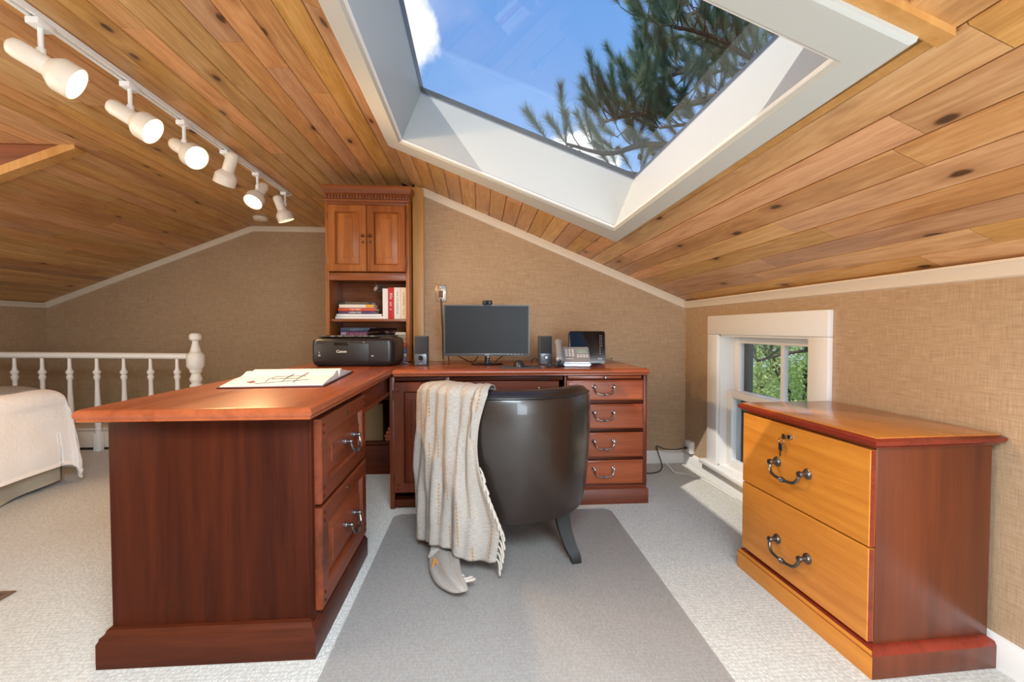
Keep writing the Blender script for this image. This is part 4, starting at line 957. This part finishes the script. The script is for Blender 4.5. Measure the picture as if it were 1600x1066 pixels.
lathe(bm, [(.040, .795), (.034, .82), (.026, .85), (.022, .875), (.026, .885), (.040, .892), (.045, .91), (.042, .93), (.03, .943), (.001, .946)], T(-2.30, YR, 0), 20)
mk('newel_post', bm, 'white', t)
# ------------------------------------------------------------------ bed
t = thing('bed', 'bed under a white quilt with a beige bed skirt beside the railing', 'bed', (-3.5, 2.2, 0))
BXR, BYE, BYN, BXL = -2.60, 3.04, 1.45, -4.2
mk('mattress', bx(BXL, BXR-.03, BYN, BYE-.03, .26, .585, .06, 4), plain('mattress_ticking', 'cfcac0', .9), t)
mk('box_spring', bx(BXL, BXR-.04, BYN, BYE-.04, .08, .27, .01), plain('mattress_ticking', 'cfcac0'), t)
for x in (BXL+.1, BXR-.15):
    for y in (BYN+.1, BYE-.15): mk('bed_leg', bx(x-.02, x+.02, y-.02, y+.02, 0, .09), 'black', t)
def skirt(u, v):
    L1 = BYE-BYN; L2 = BXR-BXL-.02; d = u*(L1+L2); w = .010*sin(d*18)+.008*sin(d*7+1)
    z = .30-v*(.285-.02*sin(d*5))
    if d < L1: return Vector((BXR-.02+w*v, BYN+d, z))
    return Vector((BXR-.02-(d-L1), BYE-.02+w*v, z))
o = mk('bed_skirt', grid(BM(), 160, 8, skirt), 'skirt', t, ang=180)
rng = random.Random(3)
def quilt(u, v):
    """cross-section rounding from the top over the long side (u) and over the foot (v)"""
    ax = u*2.05-1.30; ay = v*1.96-1.40     # arc lengths past the two top edges
    r = .075; top = .612
    def wrap(a, lim):
        if a <= 0: return a, 0.
        q = r*pi/2
        if a < q: th = a/r; return r*sin(th), r*(1-cos(th))
        return r+.05*min(1, (a-q)/.3), r+min(a-q, lim)
    dx, hx = wrap(ax, .385); dy, hy = wrap(ay, .60)
    x = BXR-.07+dx; y = BYE-.07+dy; h = max(hx, hy)
    if hx > 0 and hy > 0:
        h = min(.575, max(hx, hy)+.10*min(hx, hy)/.4)
        x += .03*min(1, hy/.3)-.02*min(1, hx/.3)*(hy > .2); y += -.02*min(1, hx/.3)
    n = .006*mnoise.noise(Vector((x*7, y*7, h*7)))
    side = min(1, max(hx, hy)/.2)
    return Vector((x+.014*sin(y*6)*(hx > .1)+n, y+.010*sin(x*9)*(hy > .1), top-h+n*(1-side)))
def quilt2(u, v):
    p = quilt(u, v)
    return Vector((max(p.x, BXL), max(p.y, BYN), max(.03, p.z)))
o = mk('quilt', grid(BM(), 110, 110, quilt2), 'quilt', t, ang=180); sm = o.modifiers.new('thickness', 'SOLIDIFY'); sm.thickness = .012; sm.offset = -1
def gthrow(u, v):
    x = BXR-.06-1.35*u; y = 2.35+.60*v; z = .630+.010*mnoise.noise(Vector((x*6, y*6, 1)))+.006
    if u < .1: z -= .020*(1-u/.1)**2
    return Vector((x, y+.03*sin(u*7), z))
bm = BM(); grid(bm, 50, 30, gthrow); o = solo('bed_throw', bm, 'greythrow', 'grey knitted throw folded across the foot of the white bed', 'blanket', ang=180); sm = o.modifiers.new('thickness', 'SOLIDIFY'); sm.thickness = .012
# ------------------------------------------------------------------ floor register and wall outlet
t = thing('floor_vent', 'dark bronze floor register set in the carpet at the left', 'vent', (-1.87, 1.70, 0))
bm = loft(BM(), rr(-2.02, -1.725, 1.70, 1.80, [(0, .0005), (.003, .006), (.018, .006), (.018, .001)]), cap1=False); mk('frame', bm, plain('register_brown', '6a5240', .5), t)
mk('duct', bx(-2.005, -1.74, 1.716, 1.786, .0006, .0012), 'dark', t)
for i in range(12): mk('louvre', bx(-2.0+i*.022, -1.994+i*.022, 1.717, 1.785, .001, .005), plain('register_brown', '6a5240'), t)
t = thing('outlet', 'white surface-mounted power outlet low in the far right corner', 'outlet', (XR, 3.11, .1))
mk('box', bx(XR-.032, XR, 3.075, 3.155, .100, .185, .004), 'white', t); mk('faceplate', bx(XR-.036, XR-.031, 3.08, 3.15, .105, .18, .002), plain('outlet_plate', 'e9e9e6', .35), t)
mk('socket', bx(XR-.038, XR-.035, 3.10, 3.13, .148, .17, .002), plain('outlet_plate', 'e9e9e6'), t)
t = thing('power_cord', 'black power cord curling from the corner outlet behind the drawer pedestal', 'cord', (1.3, 3.1, 0))
mk('plug', bx(XR-.056, XR-.039, 3.105, 3.125, .128, .144, .004), 'black', t)
mk('wire', tube(BM(), spline([(XR-.05, 3.115, .136), (1.38, 3.12, .125), (1.31, 3.14, .125), (1.25, 3.14, .145), (1.25, 3.10, .10), (1.25, 3.04, .02), (1.16, 2.98, .006), (1.02, 2.98, .02), (.955, 3.02, .035)], 8), .0038, 6), 'black', t)
cable([(1.26, 3.06, .085), (1.30, 3.02, .03), (1.32, 2.98, .006), (1.38, 2.94, .006), (1.44, 2.80, .006), (1.46, 2.5, .006)], .0035, 'white cable running along the carpet below the small window', 'white')
# ------------------------------------------------------------------ outdoors
struct('ground', bx(-30, 40, -30, 45, -3.2, -3.0), plain('lawn', '4d6a2c', .95, vary=.3, bscale=3))
M_['needle'] = plain('pine_needles', '6f8467', .55, vary=.35, bscale=3); M_['bark'] = plain('pine_bark', '5a4c42', .9, vary=.25, bscale=14)
M_['cone'] = plain('pine_cone', '5d4636', .85)
CAMF = 712.
def pix(px, py, y):
    """point in the yard at depth y seen from the room in direction (px, py)"""
    yaw = math.atan(50/712); pt = math.atan(19/712)
    f = Vector((sin(yaw)*cos(pt), cos(yaw)*cos(pt), -sin(pt))); r = Vector((cos(yaw), -sin(yaw), 0)); u = r.cross(f)
    d = f*712+r*(px-800)+u*(533-py); return Vector((0, 0, .98))+d*(y/d.y)
def tuft_mesh(seed, n=330, L=.26, nl=.13):
    rg = random.Random(seed); bm = BM()
    tube(bm, [(0, 0, -.02), (0, 0, L*.93)], [.006, .003], 5)
    for k in range(n):
        z = L*(.08+.92*rg.random()**.8); a = rg.random()*2*pi; tilt = R(rg.uniform(18, 62))*(1-.35*z/L); l = nl*rg.uniform(.7, 1.1)
        d = Vector((cos(a)*sin(tilt), sin(a)*sin(tilt), cos(tilt))); p = Vector((0, 0, z)); s = d.orthogonal().normalized()*.0012; s2 = d.cross(s).normalized()*.0012
        q = p+d*l+Vector((0, 0, -.01*rg.random()))
        v = [bm.verts.new(p+s), bm.verts.new(p-s*.5+s2), bm.verts.new(p-s*.5-s2), bm.verts.new(q)]
        for i, j in ((0, 1), (1, 2), (2, 0)): bm.faces.new((v[i], v[j], v[3]))
    me = bpy.data.meshes.new('needle_cluster'); bm.to_mesh(me); bm.free(); me.materials.append(M_['needle']); return me
TM = [tuft_mesh(i) for i in range(5)]
pine = thing('pine_tree', 'pine tree with long-needled boughs outside the skylight', 'tree', (5.0, 4.6, -3))
PI_ = root_m(pine).inverted()
mk('trunk', tube(BM(), spline([(5.0, 4.6, -3.05), (5.05, 4.65, 0), (5.0, 4.7, 3), (4.9, 4.6, 6.5)], 6), [.24-.008*i for i in range(19)], 12), 'bark', pine)
rg = random.Random(11)
def tuft(p, d, s=1):
    o = bpy.data.objects.new('needle_cluster', rg.choice(TM)); C.objects.link(o); o.parent = pine
    o.matrix_basis = PI_ @ aim(p, d) @ RZ(rg.random()*6.28) @ Matrix.Diagonal((s, s, s, 1))
def bough(pts, r0, side, twig=.34, dens=1.0, start=.0):
    P = spline(pts, 8); n = len(P); mk('branch', tube(BM(), P, [r0*(1-.8*i/(n-1))+.003 for i in range(n)], 6), 'bark', pine)
    i = int(n*start)
    while i < n:
        for _ in range(rg.choice((1, 1, 2))):
            d = (P[min(i+1, n-1)]-P[max(i-1, 0)]).normalized()
            w = Vector((rg.uniform(-1, 1), rg.uniform(-1, 1), rg.uniform(-.25, 1.0))).normalized()
            dd = (d*.75+w*.9+Vector((0, 0, .25))).normalized(); L = twig*rg.uniform(.35, 1.0)
            q = P[i]+dd*L; m = (P[i]+q)/2+Vector((0, 0, -.03)); mk('twig', tube(BM(), spline([P[i], m, q], 3), [.006, .006, .006, .005, .005, .004, .004], 5), 'bark', pine)
            tuft(q, (dd*.8+Vector((0, 0, .9))).normalized(), rg.uniform(.8, 1.15))
            if rg.random() < .55: tuft(m, (dd+w*.5+Vector((0, 0, .4))).normalized(), rg.uniform(.7, 1.0))
        i += max(1, int(1.6/dens))
    tuft(P[-1], (P[-1]-P[-2]).normalized()+Vector((0, 0, 1.1)), 1.0)
tr = lambda z: (5.0, 4.7, z)
bough([tr(3.0), pix(1280, 190, 4.9), pix(1110, 225, 4.5), pix(1010, 226, 4.2), pix(950, 240, 4.1), pix(885, 225, 4.05)], .045, 1, .30, .8, .15)
bough([tr(3.4), pix(1290, 90, 4.8), pix(1120, 150, 4.3), pix(1030, 175, 4.1), pix(985, 180, 4.0), pix(945, 190, 3.95)], .045, 1, .32, .9, .1)
bough([tr(3.8), pix(1300, -60, 4.8), pix(1150, 60, 4.5), pix(1070, 110, 4.3), pix(1000, 130, 4.2)], .045, 1, .34, 1.0, .1)
bough([tr(4.4), pix(1260, -120, 4.9), pix(1130, -10, 4.7), pix(1060, 30, 4.6), pix(1005, 25, 4.5)], .045, 1, .34, 1.0, .1)
bough([tr(2.4), pix(1250, 240, 5.0), pix(1120, 262, 4.8), pix(1010, 272, 4.7), pix(955, 262, 4.6)], .03, 1, .16, .35, .3)
bough([tr(3.3), pix(1240, 130, 5.6), pix(1130, 110, 5.5), pix(1060, 160, 5.4)], .035, 1, .34, 1.0, .2)
bough([tr(4.0), pix(1240, 20, 5.7), pix(1150, 40, 5.6), pix(1080, 20, 5.5)], .035, 1, .34, 1.0, .2)
bough([tr(3.6), pix(1330, 60, 4.4), pix(1210, 100, 4.0), pix(1120, 60, 3.8), pix(1050, 40, 3.7)], .04, 1, .32, 1.0, .1)
bough([tr(3.1), pix(1330, 150, 4.6), pix(1200, 170, 4.4), pix(1100, 190, 4.2), pix(1030, 200, 4.1)], .04, 1, .30, 1.0, .1)
bough([tr(3.9), pix(1300, 0, 5.2), pix(1200, 30, 5.1), pix(1110, 100, 5.0), pix(1040, 120, 5.0)], .035, 1, .34, 1.0, .2)
for px, py in ((938, 262), (905, 245), (1000, 250), (965, 238)):
    mk('cone', lathe(BM(), [(.002, 0), (.022, .012), (.026, .03), (.018, .05), (.002, .062)], PI_.inverted() @ (PI_ @ T(*pix(px, py, 4.3))), 10), 'cone', pine)
# a lower bough passing the small window
bough([(5.0, 4.7, 1.3), (4.4, 5.0, .85), (3.6, 5.05, .70), (3.1, 4.9, .62)], .03, 1, .26, .5, .35)
# leafy trees beyond the small window
def leafy(name, c, rad, n, seed, label, col):
    rg = random.Random(seed); t = thing(name, label, 'tree', (c[0], c[1], -3))
    mk('trunk', tube(BM(), [(c[0], c[1], -3.05), (c[0]+.1, c[1], -1), (c[0], c[1], c[2])], [.16, .12, .05], 8), 'bark', t)
    for k in range(7):
        a = k*2.4; e = Vector(c)+Vector((cos(a)*rad[0]*.7, sin(a)*rad[1]*.7, rad[2]*rg.uniform(-.5, .7)))
        mk('branch', tube(BM(), spline([(c[0], c[1], c[2]-1.2), (Vector(c)*.5+e*.5)+Vector((0, 0, -.25)), e], 4), [.035-.003*i for i in range(9)], 5), 'bark', t)
    bm = BM()
    for _ in range(n):
        v = Vector((rg.gauss(0, 1), rg.gauss(0, 1), rg.gauss(0, 1))).normalized()*(rg.random()**.45)
        p = Vector(c)+Vector((v.x*rad[0], v.y*rad[1], v.z*rad[2])); d = Vector((rg.uniform(-1, 1), rg.uniform(-1, 1), rg.uniform(-.6, .6))).normalized(); s = d.orthogonal(); s.rotate(Matrix.Rotation(rg.random()*6.28, 3, d)); l = rg.uniform(.035, .075)
        q = [p, p+d*l*.5+s*l*.3, p+d*l, p+d*l*.5-s*l*.3]; bm.faces.new([bm.verts.new(x) for x in q])
    o = mk('foliage', bm, col, t, smooth=False); o['kind'] = 'stuff'
lm = NT('sunlit_leaves'); nzz = lm.noise(lm.coord(), 2.5, 4, .7); n2 = lm.noise(lm.coord(), 14, 2)
lm.p(Base__Color=lm.ramp(lm.math('ADD', lm.math('MULTIPLY', nzz, .5), lm.math('MULTIPLY', n2, .5)), [(.35, lin('a5bb55')), (.65, lin('eaf3b4'))]), Roughness=.5)
tl = lm.n('BsdfTranslucent', Color=lin('cfe27a')); mxl = lm.n('MixShader', Fac=.4); lm.t.links.new(lm.b.outputs[0], mxl.inputs[1]); lm.t.links.new(tl.outputs[0], mxl.inputs[2]); lm.t.links.new(mxl.outputs[0], lm.out.inputs[0]); M_['leaf'] = lm.m
leafy('leafy_tree', (6.0, 8.0, .3), (2.0, 1.5, 2.1), 17000, 5, 'bright green leafy tree seen through the small window', 'leaf')
leafy('leafy_tree', (8.0, 12.6, .3), (2.6, 1.8, 3.0), 12000, 6, 'green leafy tree further back beyond the small window', 'leaf')
